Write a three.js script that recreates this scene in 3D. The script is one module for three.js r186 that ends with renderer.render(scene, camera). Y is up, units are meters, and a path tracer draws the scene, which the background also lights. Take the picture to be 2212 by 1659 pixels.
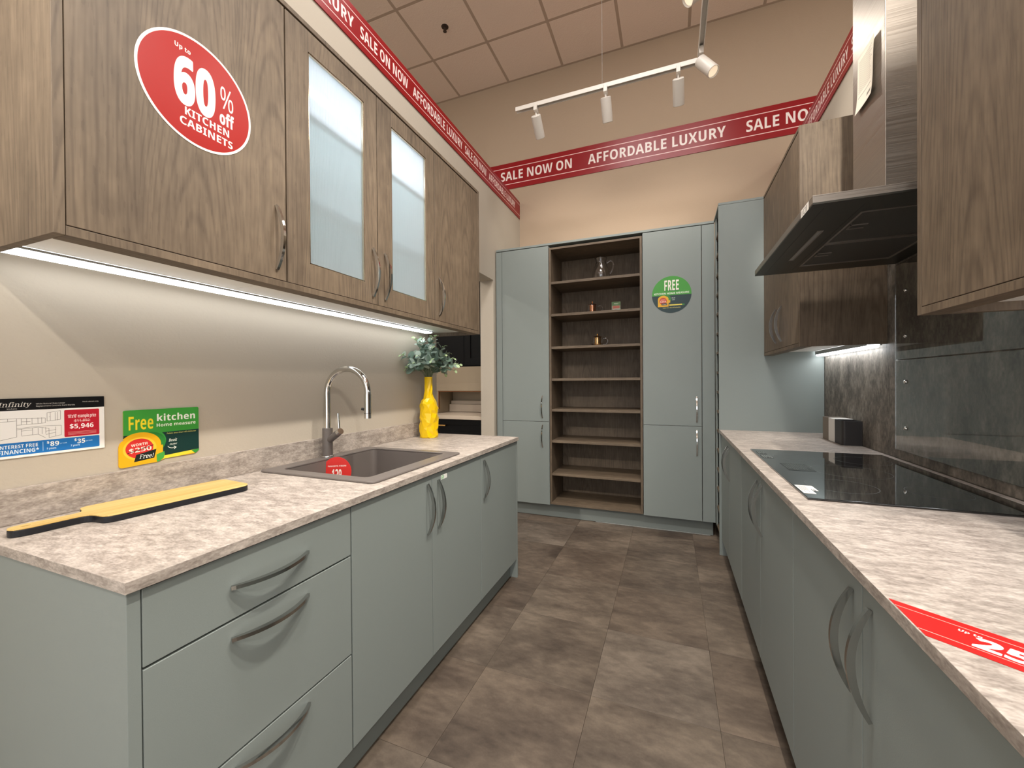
import * as THREE from 'three';
import { RoundedBoxGeometry } from 'three/addons/geometries/RoundedBoxGeometry.js';
import { mergeGeometries } from 'three/addons/utils/BufferGeometryUtils.js';
import { RectAreaLightUniformsLib } from 'three/addons/lights/RectAreaLightUniformsLib.js';

// ------------------------------------------------------------------ camera, exposure, lights
RectAreaLightUniformsLib.init();
const scene = new THREE.Scene();
scene.background = new THREE.Color(0x000000);
const camera = new THREE.PerspectiveCamera(87.16, 2212 / 1659, 0.02, 60);
camera.position.set(0, 1.2415, 0);
camera.rotation.set(-0.0059, 0.3746, -0.0072, 'YXZ');
const renderer = new THREE.WebGLRenderer({ antialias: true });
renderer.toneMapping = THREE.LinearToneMapping;
renderer.toneMappingExposure = 1.12;
renderer.shadowMap.enabled = true;

const WARM = new THREE.Color(1.0, 0.93, 0.83), NEUTRAL = new THREE.Color(1.0, 0.985, 0.975), COOL = new THREE.Color(0.96, 0.985, 1.0);
// track spotlights: [x, z, aim point, candela, half angle]; they hang from the tracks at y 3.44
const TRACK_Y = 3.44;
const SPOTS = {
  trackBack: [[-0.995, -3.1, [-0.98, 2.3, -4.2], 1.4, 0.98], [-0.445, -3.1, [-0.40, 1.9, -4.0], 1.4, 0.98], [0.06, -3.1, [0.10, 2.2, -4.2], 1.4, 0.98]],
  trackAisle: [[0.199, -2.98, [0.80, 2.3, -2.5], 1.2, 0.9], [0.199, -2.40, [-1.3, 2.0, -1.7], 0.9, 0.8], [0.199, -1.55, [-0.75, 0.6, -2.0], 11, 0.85],
    [0.199, -0.75, [-0.8, 0.6, -0.9], 9.5, 0.85], [0.199, 0.15, [0.80, 2.32, -2.37], 26, 0.15], [0.55, 1.05, [-1.2, 1.2, -0.8], 5, 0.8]],
  nextBay: [[1.5, 1.1, [-1.2, 1.2, -1.4], 7.5, 0.7], [-3.7, -2.6, [-1.4, 1.2, -3.6], 6, 0.6], [-1.3, 1.8, [-1.37, 2.15, -0.43], 24, 0.26]],
};
const FILL_PANELS = [[-4.4, 1.0, 20], [-2.5, 1.0, 14], [-0.7, 1.5, 11], [1.9, 1.3, 12], [3.9, 1.0, 20], [-4.4, 3.4, 22], [-1.6, 3.4, 18], [1.2, 3.4, 18], [3.9, 3.4, 22], [3.2, -1.8, 34], [-4.2, -1.4, 10], [-0.45, -2.3, 8], [-0.45, -0.8, 46], [0.3, -2.1, 8], [0.3, -0.6, 10]];   // fill light panels added to the ceiling, all out of view: x, z, intensity
const FRONT_FILL = 0.28;      // strength of the fill light added behind the camera as a glazed front
const LED_L = 0.8, LED_R = 9, LED_CAB = 14;

// ------------------------------------------------------------------ helpers
let seed = 12345;
const rnd = () => { seed = (seed * 1664525 + 1013904223) >>> 0; return seed / 4294967296; };
const rr = (a, b) => a + (b - a) * rnd();
const used = {};
function numbered(n) { const k = used[n] = (used[n] ?? -1) + 1; return k ? n + '_' + String(k).padStart(3, '0') : n; }
function sh(m) { m.castShadow = true; m.receiveShadow = true; return m; }
function thing(name, label, category, pos = [0, 0, 0], group) {
  const o = new THREE.Group(); o.name = numbered(name); o.position.set(...pos); scene.add(o);
  o.userData = { label, category }; if (group) o.userData.group = group;
  return o;
}
const originOf = (p) => { const v = new THREE.Vector3(); for (let q = p; q && q !== scene; q = q.parent) v.add(q.position); return v; };
// geo is given in world metres; it is moved into the frame of its parent
function part(parent, name, geo, mat, label) {
  const g = Array.isArray(geo) ? mergeGeometries(geo.map((x) => { const y = x.index ? x.toNonIndexed() : x; for (const k of Object.keys(y.attributes)) if (!['position', 'normal', 'uv'].includes(k)) y.deleteAttribute(k); return y; })) : geo;
  const v = originOf(parent); g.translate(-v.x, -v.y, -v.z);
  const m = sh(new THREE.Mesh(g, mat)); m.name = name; parent.add(m);
  if (label) m.userData.label = label;
  return m;
}
function single(name, label, category, geo, mat, group) {
  const list = Array.isArray(geo) ? mergeGeometries(geo.map((x) => (x.index ? x.toNonIndexed() : x))) : geo;
  list.computeBoundingBox(); const c = new THREE.Vector3(); list.boundingBox.getCenter(c); c.y = list.boundingBox.min.y;
  list.translate(-c.x, -c.y, -c.z);
  const m = sh(new THREE.Mesh(list, mat)); m.name = numbered(name); m.position.copy(c); scene.add(m);
  m.userData = { label, category }; if (group) m.userData.group = group;
  return m;
}
function struct(name, geo, mat, parent) {
  const g = Array.isArray(geo) ? mergeGeometries(geo.map((x) => (x.index ? x.toNonIndexed() : x))) : geo;
  const m = sh(new THREE.Mesh(g, mat)); m.name = name; (parent || scene).add(m); if (!parent) m.userData.kind = 'structure';
  return m;
}
// uv in metres from the dominant axis; swap turns the grain by 90 degrees
function boxUV(g, ou = 0, ov = 0, swap = false) {
  const p = g.attributes.position, n = g.attributes.normal, uv = new Float32Array(p.count * 2);
  for (let i = 0; i < p.count; i++) {
    const x = p.getX(i), y = p.getY(i), z = p.getZ(i), ax = Math.abs(n.getX(i)), ay = Math.abs(n.getY(i)), az = Math.abs(n.getZ(i));
    let a, b;
    if (ay >= ax && ay >= az) { a = x; b = z; } else if (ax >= az) { a = z; b = y; } else { a = x; b = y; }
    if (swap) [a, b] = [b, a];
    uv[i * 2] = a + ou; uv[i * 2 + 1] = b + ov;
  }
  g.setAttribute('uv', new THREE.BufferAttribute(uv, 2));
  return g;
}
// box between two corners
function box(x0, x1, y0, y1, z0, z1, r = 0, swap = false) {
  const w = Math.abs(x1 - x0), h = Math.abs(y1 - y0), d = Math.abs(z1 - z0);
  const g = r ? new RoundedBoxGeometry(w, h, d, 1, Math.min(r, w / 2.01, h / 2.01, d / 2.01)) : new THREE.BoxGeometry(w, h, d).toNonIndexed();
  g.translate((x0 + x1) / 2, (y0 + y1) / 2, (z0 + z1) / 2);
  return boxUV(g, rnd() * 3, rnd() * 3, swap);
}
function cyl(a, b, r0, r1 = r0, seg = 24, open = false) {
  const A = new THREE.Vector3(...a), B = new THREE.Vector3(...b), d = B.clone().sub(A), L = d.length();
  const g = new THREE.CylinderGeometry(r1, r0, L, seg, 1, open);
  g.applyQuaternion(new THREE.Quaternion().setFromUnitVectors(new THREE.Vector3(0, 1, 0), d.normalize()));
  g.translate((A.x + B.x) / 2, (A.y + B.y) / 2, (A.z + B.z) / 2);
  return g.toNonIndexed();
}
function tube(pts, r, seg = 32, rad = 12) {
  return new THREE.TubeGeometry(new THREE.CatmullRomCurve3(pts.map((p) => new THREE.Vector3(...p))), seg, r, rad, false).toNonIndexed();
}
function lathe(pts, x, y, z, seg = 40) {
  const g = new THREE.LatheGeometry(pts.map((p) => new THREE.Vector2(p[0], p[1])), seg); g.translate(x, y, z); return g.toNonIndexed();
}
function roundRect(x0, y0, x1, y1, r, path = new THREE.Shape()) {
  path.moveTo(x0 + r, y0); path.lineTo(x1 - r, y0); path.quadraticCurveTo(x1, y0, x1, y0 + r); path.lineTo(x1, y1 - r); path.quadraticCurveTo(x1, y1, x1 - r, y1);
  path.lineTo(x0 + r, y1); path.quadraticCurveTo(x0, y1, x0, y1 - r); path.lineTo(x0, y0 + r); path.quadraticCurveTo(x0, y0, x0 + r, y0);
  return path;
}
// shape in the (x, z) plane, extruded from y0 to y1
function slabXZ(shape, y0, y1, bevel = 0, curve = 8) {
  const g = new THREE.ExtrudeGeometry(shape, { depth: y1 - y0 - 2 * bevel, bevelEnabled: bevel > 0, bevelThickness: bevel, bevelSize: bevel, bevelOffset: -bevel, bevelSegments: 2, curveSegments: curve });
  g.rotateX(Math.PI / 2); g.translate(0, y1 - bevel, 0);      // shape (x, y) -> (x, z)
  return boxUV(g.index ? g.toNonIndexed() : g, rnd() * 3, rnd() * 3);
}
// flat printed plate: shape centred on 0, uv over w x h, facing dir ('x+', 'x-', 'z+', 'y+')
function plate(shape, w, h, t, at, dir, spin = 0) {
  const g = new THREE.ExtrudeGeometry(shape, { depth: t, bevelEnabled: false, curveSegments: 40 });
  const p = g.attributes.position, uv = new Float32Array(p.count * 2);
  for (let i = 0; i < p.count; i++) { uv[i * 2] = (p.getX(i) + w / 2) / w; uv[i * 2 + 1] = (p.getY(i) + h / 2) / h; }
  g.setAttribute('uv', new THREE.BufferAttribute(uv, 2));
  if (dir === 'y+') { g.rotateX(-Math.PI / 2); g.rotateY(spin); }
  if (dir === 'x+') g.rotateY(Math.PI / 2);
  if (dir === 'x-') g.rotateY(-Math.PI / 2);
  if (dir === 'z+' && spin) g.rotateY(spin);
  g.translate(...at);
  return g;
}
const rectShape = (w, h, r = 0.001) => roundRect(-w / 2, -h / 2, w / 2, h / 2, r);
const discShape = (r) => { const s = new THREE.Shape(); s.absarc(0, 0, r, 0, Math.PI * 2); return s; };
// bow handle: length along y, standing out along +z
function bowGeo(L = 0.2, proj = 0.025, wm = 0.0085, we = 0.007, t = 0.0135) {
  const n = 26, pos = [], idx = [];     // a flat blade, thin across and deep outwards, bent into a bow
  for (let i = 0; i <= n; i++) {
    const q = i / n, y = (q - 0.5) * L, k = 1 - (2 * q - 1) ** 2, z = proj * k, w = wm / 2, a = Math.atan2(proj * 4 * (1 - 2 * q), L), c = Math.cos(a), sn = Math.sin(a), th = we + (t - we) * k;
    for (const [dx, dn] of [[-w, 0], [w, 0], [w, th], [-w, th]]) pos.push(dx, y - sn * dn, z + c * dn + 0.0005);
  }
  for (let i = 0; i < n; i++) for (let k = 0; k < 4; k++) { const a = i * 4 + k, b = i * 4 + (k + 1) % 4, c = a + 4, d = b + 4; idx.push(a, b, d, a, d, c); }
  idx.push(0, 2, 1, 0, 3, 2); const e = n * 4; idx.push(e, e + 1, e + 2, e, e + 2, e + 3);
  const g = new THREE.BufferGeometry(); g.setAttribute('position', new THREE.BufferAttribute(new Float32Array(pos), 3)); g.setIndex(idx);
  const f = g.toNonIndexed(); f.computeVertexNormals();
  f.setAttribute('uv', new THREE.BufferAttribute(new Float32Array(f.attributes.position.count * 2), 2));
  return f;
}
function bow(at, dir, horizontal = false) {
  const g = bowGeo(); if (horizontal) g.rotateZ(Math.PI / 2);
  if (dir === 'x+') g.rotateY(Math.PI / 2); if (dir === 'x-') g.rotateY(-Math.PI / 2);
  g.translate(...at); return g;
}

// ------------------------------------------------------------------ noise and textures
function hash(ix, iy, s) { let h = (ix * 374761393 + iy * 668265263 + s * 2147483647) | 0; h = Math.imul(h ^ (h >>> 13), 1274126177); h ^= h >>> 16; return (h >>> 0) / 4294967296; }
function vn(x, y, px, py, s) {           // value noise that repeats every px, py cells
  const x0 = Math.floor(x), y0 = Math.floor(y), fx = x - x0, fy = y - y0, u = fx * fx * (3 - 2 * fx), v = fy * fy * (3 - 2 * fy);
  const X0 = ((x0 % px) + px) % px, X1 = (X0 + 1) % px, Y0 = ((y0 % py) + py) % py, Y1 = (Y0 + 1) % py;
  const a = hash(X0, Y0, s), b = hash(X1, Y0, s), c = hash(X0, Y1, s), d = hash(X1, Y1, s);
  return a + (b - a) * u + (c - a) * v + (a - b - c + d) * u * v;
}
function fbm(x, y, px, py, oct, s) { let a = 0.5, t = 0, n = 0; for (let i = 0; i < oct; i++) { t += a * vn(x, y, px, py, s + i * 17); n += a; x *= 2; y *= 2; px *= 2; py *= 2; a *= 0.55; } return t / n; }
function dataTex(W, H, f, size, srgb = true) {   // f(u, v) -> [r, g, b] 0..255, size = metres per repeat
  const d = new Uint8Array(W * H * 4);
  for (let j = 0; j < H; j++) for (let i = 0; i < W; i++) { const c = f(i / W, j / H), o = (j * W + i) * 4; d[o] = c[0]; d[o + 1] = c[1]; d[o + 2] = c[2]; d[o + 3] = 255; }
  const t = new THREE.DataTexture(d, W, H); t.wrapS = t.wrapT = THREE.RepeatWrapping; t.magFilter = THREE.LinearFilter; t.minFilter = THREE.LinearMipmapLinearFilter; t.generateMipmaps = true;
  if (srgb) t.colorSpace = THREE.SRGBColorSpace;
  t.repeat.set(1 / size[0], 1 / size[1]); t.needsUpdate = true; return t;
}
const cl = (x) => Math.max(0, Math.min(255, x)), mix = (a, b, t) => a.map((x, i) => x + (b[i] - x) * t), ss = (a, b, x) => { const t = Math.max(0, Math.min(1, (x - a) / (b - a))); return t * t * (3 - 2 * t); };
function woodTex(dark, light, s) {       // oak veneer, grain along v: planks with cathedral or straight figure
  const NP = 5;
  return dataTex(1280, 1280, (u, v) => {
    const pw = u * NP + 0.25 * (fbm(u * 4, v * 2, 4, 2, 2, s + 40) - 0.5), ip = ((Math.floor(pw) % NP) + NP) % NP, d = pw - Math.floor(pw) - 0.5 + 0.22 * (fbm(u * 6, v * 2, 6, 2, 3, s + 2) - 0.5);
    const cath = hash(ip, 3, s) > 0.35, nz = fbm(u * 8, v * 3, 8, 3, 3, s + 5);
    const g = cath ? 9 * ((v + hash(ip, 7, s)) % 1) + 26 * d * d * (hash(ip, 9, s) > 0.5 ? 1 : -1) + 1.4 * nz : d * 13 + 1.5 * nz;
    const fr = g - Math.floor(g), line = (1 - ss(0, 0.26, Math.min(fr, 1 - fr))) * (0.35 + 0.65 * ss(0.35, 0.65, fbm(u * 7, v * 3, 7, 3, 2, s + 31)));
    const plank = fbm(u * 6, v * 1, 6, 1, 2, s + 9), mott = fbm(u * 40, v * 26, 40, 26, 3, s + 15);
    const fib = vn(u * 330, v * 22, 330, 22, s + 21), fib2 = fbm(u * 120, v * 12, 120, 12, 2, s + 22), pore = vn(u * 440, v * 46, 440, 46, s + 23);
    let t = 0.52 + 0.34 * (plank - 0.5) - 0.15 * line + 0.22 * (mott - 0.5) + 0.12 * (fib - 0.5) + 0.24 * (fib2 - 0.5);
    if (pore > 0.84) t -= 0.08;
    return mix(dark, light, Math.max(0, Math.min(1, t))).map(cl);
  }, [1.15, 1.35]);
}
const woodMap = woodTex([66, 54, 42], [148, 130, 108], 3);
function concreteTex(dark, light, s, fx, fy, size, amp = 1, bigA = 0.5) {
  return dataTex(1024, 1024, (u, v) => {
    const big = fbm(u * 4, v * 4, 4, 4, 4, s), mid = fbm(u * fx, v * fy, fx, fy, 4, s + 3), fine = fbm(u * fx * 5, v * fy * 5, fx * 5, fy * 5, 3, s + 7), sp = vn(u * 350, v * 350, 350, 350, s + 9);
    let t = 0.5 + amp * (bigA * (big - 0.5) + 0.9 * (mid - 0.5) + 0.7 * (fine - 0.5) + 0.12 * (sp - 0.5));
    const vein = Math.abs(fbm(u * fx, v * fy * 2, fx, fy * 2, 3, s + 13) - 0.5);
    if (vein < 0.035 && mid < 0.52) t -= 0.16 * amp * (1 - vein / 0.035);
    return mix(dark, light, Math.max(0, Math.min(1, t))).map(cl);
  }, size);
}
const topMap = concreteTex([122, 112, 104], [216, 205, 195], 31, 26, 62, [0.9, 0.9], 0.82, 0.22);
const cladMap = concreteTex([70, 65, 59], [150, 142, 131], 57, 22, 14, [1.0, 1.2], 1.1, 0.6);
const floorMap = dataTex(1536, 1536, (u, v) => {
  const big = fbm(u * 5, v * 6, 5, 6, 4, 71), mid = fbm(u * 10, v * 24, 10, 24, 4, 75), fine = fbm(u * 60, v * 120, 60, 120, 3, 79), sp = vn(u * 500, v * 600, 500, 600, 83);
  const t = 0.48 + 0.8 * (big - 0.5) + 0.7 * (mid - 0.5) + 0.45 * (fine - 0.5) + 0.1 * (sp - 0.5);
  return mix([66, 57, 50], [130, 118, 105], Math.max(0, Math.min(1, t))).map(cl);
}, [2.2, 2.2]);
const plasterBump = dataTex(512, 512, (u, v) => { const t = 255 * fbm(u * 40, v * 40, 40, 40, 3, 91); return [t, t, t]; }, [0.28, 0.28], false);
const tileBump = dataTex(512, 512, (u, v) => { const t = 255 * (0.6 * fbm(u * 60, v * 60, 60, 60, 2, 95) + 0.4 * vn(u * 200, v * 200, 200, 200, 97)); return [t, t, t]; }, [0.6, 0.6], false);
const matteBump = dataTex(256, 256, (u, v) => { const t = 255 * vn(u * 128, v * 128, 128, 128, 99); return [t, t, t]; }, [0.12, 0.12], false);
const brushRough = dataTex(256, 512, (u, v) => { const t = 90 + 60 * vn(u * 2, v * 256, 2, 256, 101); return [t, t, t]; }, [0.6, 0.3], false);
const bambooMap = dataTex(512, 512, (u, v) => {
  const strip = Math.floor(u * 9), tone = hash(strip, 1, 5), f = vn(u * 160, v * 6, 160, 6, 111), e = (u * 9) % 1;
  let t = 0.45 + 0.35 * (tone - 0.5) + 0.4 * (f - 0.5); if (e < 0.05) t -= 0.22;
  return mix([184, 146, 74], [238, 214, 150], Math.max(0, Math.min(1, t))).map(cl);
}, [0.2, 0.45]);
const filterBump = dataTex(128, 128, (u, v) => { const t = ((Math.floor(u * 32) + Math.floor(v * 32)) % 2) * 200; return [t, t, t]; }, [0.06, 0.06], false);
const reedBump = dataTex(256, 8, (u) => { const t = 127 + 127 * Math.sin(u * Math.PI * 2 * 32); return [t, t, t]; }, [0.16, 0.16], false);

const std = (o) => new THREE.MeshStandardMaterial(o), phys = (o) => new THREE.MeshPhysicalMaterial(o);
const M = {
  sage: std({ color: 0x848c89, roughness: 0.5, bumpMap: matteBump, bumpScale: 0.00006 }),
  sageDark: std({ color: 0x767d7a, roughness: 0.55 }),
  wood: std({ map: woodMap, roughness: 0.6, bumpMap: woodMap, bumpScale: 0.0003 }),
  top: std({ map: topMap, roughness: 0.48 }),
  clad: std({ map: cladMap, roughness: 0.55 }),
  wall: std({ color: 0xb8ae9f, roughness: 0.92, bumpMap: plasterBump, bumpScale: 0.0005 }),
  wallBack: std({ color: 0xb09b85, roughness: 0.92, bumpMap: plasterBump, bumpScale: 0.0004 }),
  outer: std({ color: 0xdcd3c4, roughness: 0.95 }),
  ceil: std({ color: 0xe0cab9, roughness: 0.95, bumpMap: tileBump, bumpScale: 0.0012 }),
  tbar: std({ color: 0xae9886, roughness: 0.8 }),
  white: std({ color: 0xe9e6e0, roughness: 0.5 }),
  whiteMetal: std({ color: 0xd2cbc1, roughness: 0.38 }),
  carcass: std({ color: 0xe4e2dd, roughness: 0.55 }),
  gap: std({ color: 0x14140f, roughness: 0.9 }),
  chrome: std({ color: 0xd8d8d6, roughness: 0.10, metalness: 1 }),
  handle: std({ color: 0xb6b6b4, roughness: 0.16, metalness: 1 }),
  steel: std({ color: 0xa39c94, roughness: 1.0, metalness: 1, roughnessMap: brushRough }),
  steelDarkReflection: std({ color: 0x55544f, roughness: 0.42, metalness: 1 }),  // darker copy of steel: the dark reflection under the hood is painted in
  filter: std({ color: 0x5c5a57, roughness: 0.45, metalness: 0.9, bumpMap: filterBump, bumpScale: 0.0015 }),
  sink: std({ color: 0x6b6460, roughness: 0.36, bumpMap: matteBump, bumpScale: 0.00008 }),
  hob: phys({ color: 0x060607, roughness: 0.06, clearcoat: 1, clearcoatRoughness: 0.03 }),
  black: std({ color: 0x0a0b0d, roughness: 0.45 }),
  blackCab: phys({ color: 0x030405, roughness: 0.5, specularIntensity: 0.35 }),
  cream: std({ color: 0x9c8c75, roughness: 0.55 }),
  creamTop: std({ color: 0xc9b9a6, roughness: 0.4 }),
  brass: std({ color: 0xc9a063, roughness: 0.25, metalness: 1 }),
  copper: std({ color: 0xd08a5c, roughness: 0.14, metalness: 1 }),
  gold: std({ color: 0xd6a860, roughness: 0.14, metalness: 1 }),
  bamboo: std({ map: bambooMap, roughness: 0.5 }),
  navy: std({ color: 0x0d1119, roughness: 0.4 }),
  yellow: std({ color: 0xe6bd0c, roughness: 0.22, flatShading: true }),
  red: std({ color: 0x8f0a14, roughness: 0.32 }),
  frost: phys({ color: 0xf2f6fb, roughness: 0.80, transmission: 1, thickness: 0, bumpMap: reedBump, bumpScale: 0.0006 }),
  glass: phys({ color: 0xffffff, roughness: 0.02, transmission: 1, thickness: 0.004, ior: 1.5, attenuationColor: new THREE.Color(0.75, 0.88, 0.82), attenuationDistance: 0.08 }),
  shelfEdge: std({ color: 0x6f7f7c, roughness: 0.3 }),
  shelfGlass: phys({ color: 0xdfe9e8, roughness: 0.25, transmission: 1, thickness: 0 }),
  jug: phys({ color: 0xffffff, roughness: 0.01, transmission: 1, thickness: 0.003, ior: 1.5 }),
  lens: std({ color: 0xfff2dd, roughness: 0.3, emissive: 0xffe6c4, emissiveIntensity: 0.55 }),
  led: std({ color: 0xffffff, emissive: 0xf6fbff, emissiveIntensity: 5.5, roughness: 0.6 }),
  panelGlow: std({ color: 0xffffff, emissive: 0xfff0dc, emissiveIntensity: 1.6, roughness: 0.6 }),
  alu: std({ color: 0xa9aaa8, roughness: 0.4, metalness: 0.8 }),
  bead: std({ color: 0xd9cbb4, roughness: 0.18, metalness: 1 }),
};
function canvas(w, h) { const c = document.createElement('canvas'); c.width = w; c.height = h; return [c, c.getContext('2d')]; }
function printed(c, o = {}) { const t = new THREE.CanvasTexture(c); t.colorSpace = THREE.SRGBColorSpace; t.anisotropy = 8; return std({ map: t, roughness: 0.4, ...o }); }
// text squeezed into a rectangle: x0..x1 wide, cap height h, baseline y
function fit(g, text, x0, x1, y, h, color, font = 'bold', family = 'sans-serif') {
  g.save(); g.fillStyle = color; g.font = font + ' 100px ' + family; g.textAlign = 'left'; g.textBaseline = 'alphabetic';
  const w = g.measureText(text).width; g.translate(x0, y); g.scale((x1 - x0) / w, h / 72); g.fillText(text, 0, 0); g.restore();
}
function heavy(g, text, x0, x1, y, h, color, w) {
  g.save(); g.fillStyle = g.strokeStyle = color; g.lineWidth = w; g.lineJoin = 'round'; g.font = 'bold 100px sans-serif'; g.textAlign = 'left'; g.textBaseline = 'alphabetic';
  const k = g.measureText(text).width; g.translate(x0, y); g.scale((x1 - x0) / k, h / 72); g.fillText(text, 0, 0); g.strokeText(text, 0, 0); g.restore();
}
function rrect(g, x, y, w, h, r) { g.beginPath(); g.moveTo(x + r, y); g.arcTo(x + w, y, x + w, y + h, r); g.arcTo(x + w, y + h, x, y + h, r); g.arcTo(x, y + h, x, y, r); g.arcTo(x, y, x + w, y, r); g.closePath(); }

// ------------------------------------------------------------------ the setting
const XL = -1.552, XR = 0.934, ZB = -4.22, CY = 4.59, PTOP = 3.215;
{ // floor of square vinyl tiles; tiles that the photograph shows are built one by one on a screed
  const fl = struct('floor', box(-6, 5, -0.12, -0.004, -4.4, 5), std({ color: 0x4a4038, roughness: 0.8 }));
  const T = 0.457, mats = [0, 1, 2, 3].map((k) => std({ map: floorMap, roughness: 0.5 + 0.02 * k, color: [0xffffff, 0xf6f3ef, 0xebe5e0, 0xfbf8f4][k] }));
  for (let i = -2; i <= 3; i++) for (let j = -1; j <= 8; j++) {
    const x0 = -0.755 + T * i, z1 = -0.673 - T * j + T; if (z1 - T < -4.5 || x0 > 1.1) continue;
    const g = new RoundedBoxGeometry(T - 0.0008, 0.004, T - 0.0008, 1, 0.0006); g.translate(x0 + T / 2, -0.002, z1 - T / 2); boxUV(g, rnd() * 2.2, rnd() * 2.2, false);
    const m = struct('floor_tile', g, mats[Math.floor(rnd() * 4)], fl); m.name = 'tile';
  }
  const sub = struct('floor_border', [box(-6, -1.6693, -0.004, 0, -4.3, 5), box(1.0732, 5, -0.004, 0, -4.3, 5), box(-1.669, 1.073, -0.004, 0, 0.2415, 5)], std({ color: 0xc9c2b6, roughness: 0.6 }), fl); sub.name = 'surround';
}
struct('wall_back', box(-6.1, 5.1, 0, CY + 0.1, ZB - 0.12, ZB), M.wallBack);
struct('wall_far_left', box(-6.15, -6, 0, CY + 0.1, ZB, 5), M.outer);
struct('wall_far_right', box(5, 5.15, 0, CY + 0.1, ZB, 5), M.outer);
struct('wall_front', [box(-6.1, -4.6, 0, CY + 0.1, 5, 5.15), box(4.4, 5.1, 0, CY + 0.1, 5, 5.15), box(-4.6, 4.4, 0, 0.25, 5, 5.15), box(-4.6, 4.4, 3.45, CY + 0.1, 5, 5.15)], M.outer);
{ // made-up glazed shopfront, added unseen behind the camera as a fill light
  const w = struct('added_window_1', [box(-4.6, 4.4, 0.25, 0.31, 5.0, 5.1), box(-4.6, 4.4, 3.39, 3.45, 5.0, 5.1), ...[-4.6, -2.8, -1.0, 0.8, 2.6, 4.34].map((x) => box(x, x + 0.06, 0.31, 3.39, 5.0, 5.1))], M.white);
  const g = std({ color: 0xe8f0f4, roughness: 0.2, emissive: 0xe9f1ff, emissiveIntensity: 1.0 });
  for (const x of [-4.54, -2.74, -0.94, 0.86, 2.66]) struct('fill_pane', box(x, x + (x > 2 ? 1.68 : 1.74), 0.31, 3.39, 5.05, 5.06), g, w);
  const a = new THREE.RectAreaLight(new THREE.Color(0.97, 0.985, 1.0), FRONT_FILL, 8.8, 3.08); a.position.set(-0.1, 1.85, 4.99); scene.add(a);   // a RectAreaLight shines along its own -z
}
// partitions of the display bay: the left one has a doorway
const OZ0 = -2.48, OZ1 = -3.485, OH = 2.20;
struct('wall_left', [box(XL - 0.138, XL, 0, PTOP, OZ0, 0.5), box(XL - 0.138, XL, 0, PTOP, ZB, OZ1), box(XL - 0.138, XL, OH, PTOP, OZ1, OZ0)], M.wall);
struct('wall_right', box(0.952, 1.09, 0, PTOP - 0.02, ZB, 0.0), M.wall);
{ // suspended ceiling: slab, lay-in tiles and the grid between them
  const c = struct('ceiling', box(-6.1, 5.1, CY + 0.015, CY + 0.15, ZB - 0.1, 5.1), M.ceil);
  const S = 0.616, X0 = -1.669, Z0 = -3.64, bars = [];
  const xs = [], zs = [];
  for (let k = -4; k <= 8; k++) xs.push(X0 + S * k);
  for (let k = 0; k <= 4; k++) zs.push(Z0 + S * k);
  const rows = [[ZB, Z0], ...zs.slice(0, -1).map((z, i) => [z, zs[i + 1]])];
  for (let i = 0; i < xs.length - 1; i++) for (const [za, zb] of rows) {
    const b = 0.012; struct('ceiling_tile', box(xs[i] + b, xs[i + 1] - b, CY, CY + 0.015, za + b, zb - b, 0.003), M.ceil, c).name = 'tile';
  }
  for (const x of xs) bars.push(box(x - 0.0125, x + 0.0125, CY + 0.0005, CY + 0.01, ZB, zs.at(-1)));
  for (const z of zs) bars.push(box(xs[0], xs.at(-1), CY + 0.001, CY + 0.0105, z - 0.0125, z + 0.0125));
  bars.push(box(xs[0], xs.at(-1), CY - 0.002, CY + 0.009, ZB, ZB + 0.022));
  struct('grid_bars', bars, M.tbar, c);
  struct('slab_edge', [box(-6.1, xs[0], CY, CY + 0.015, ZB, 5.1), box(xs.at(-1), 5.1, CY, CY + 0.015, ZB, 5.1), box(xs[0], xs.at(-1), CY, CY + 0.015, zs.at(-1), 5.1)], M.ceil, c).name = 'plain_surround';
}

// ------------------------------------------------------------------ base units along the wall with the sink
const DX = -0.9085, DB = 0.1205, DT = 0.8635, WB = 0.8685, WT = 0.8905, CF = DX - 0.0205;
const gapm = 0.0016;
const LB = -1.545;                                                      // back of the run
function carcassGeo(x0, x1, y0, y1, z0, z1, open) {                      // open side: 'x+', 'x-', 'z+'
  const t = 0.018, g = [box(x0, x1, y0, y0 + t, z0, z1), box(x0, x1, y0 + t, y1, z0, z0 + t), box(x0, x1, y0 + t, y1, z1 - t, z1)];
  if (open === 'x+') g.push(box(x0, x0 + t, y0 + t, y1, z0 + t, z1 - t));
  if (open === 'x-') g.push(box(x1 - t, x1, y0 + t, y1, z0 + t, z1 - t));
  return g;
}
{
  const u = thing('base_cabinet', 'sage green base cabinet with three handled drawers beside the cutting board', 'cabinet', [-1.23, 0, -0.69]);
  part(u, 'carcass', carcassGeo(LB, CF, DB, WB - 0.002, -0.961, -0.438, 'x+'), M.carcass);
  part(u, 'end_panel', box(LB, DX, 0.0, WB - 0.001, -0.4375, -0.416, 0.0012), M.sage);
  for (const [y0, y1, hy] of [[0.7175, DT, 0.790], [0.416, 0.7125, 0.675], [DB, 0.411, 0.382]]) {
    const d = part(u, 'drawer', box(CF + 0.001, DX, y0, y1, -0.961 + gapm, -0.4395, 0.0014), M.sage);
    part(d, 'handle', bow([DX, hy, -0.70], 'x+', true), M.handle);
  }
  part(u, 'shadow_gap', box(CF - 0.012, CF - 0.0005, DB + 0.02, WB - 0.004, -0.959, -0.44), M.gap).name = 'gap_shade_sheet';  // near-black sheet that paints the shade inside the drawer gaps
}
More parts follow.
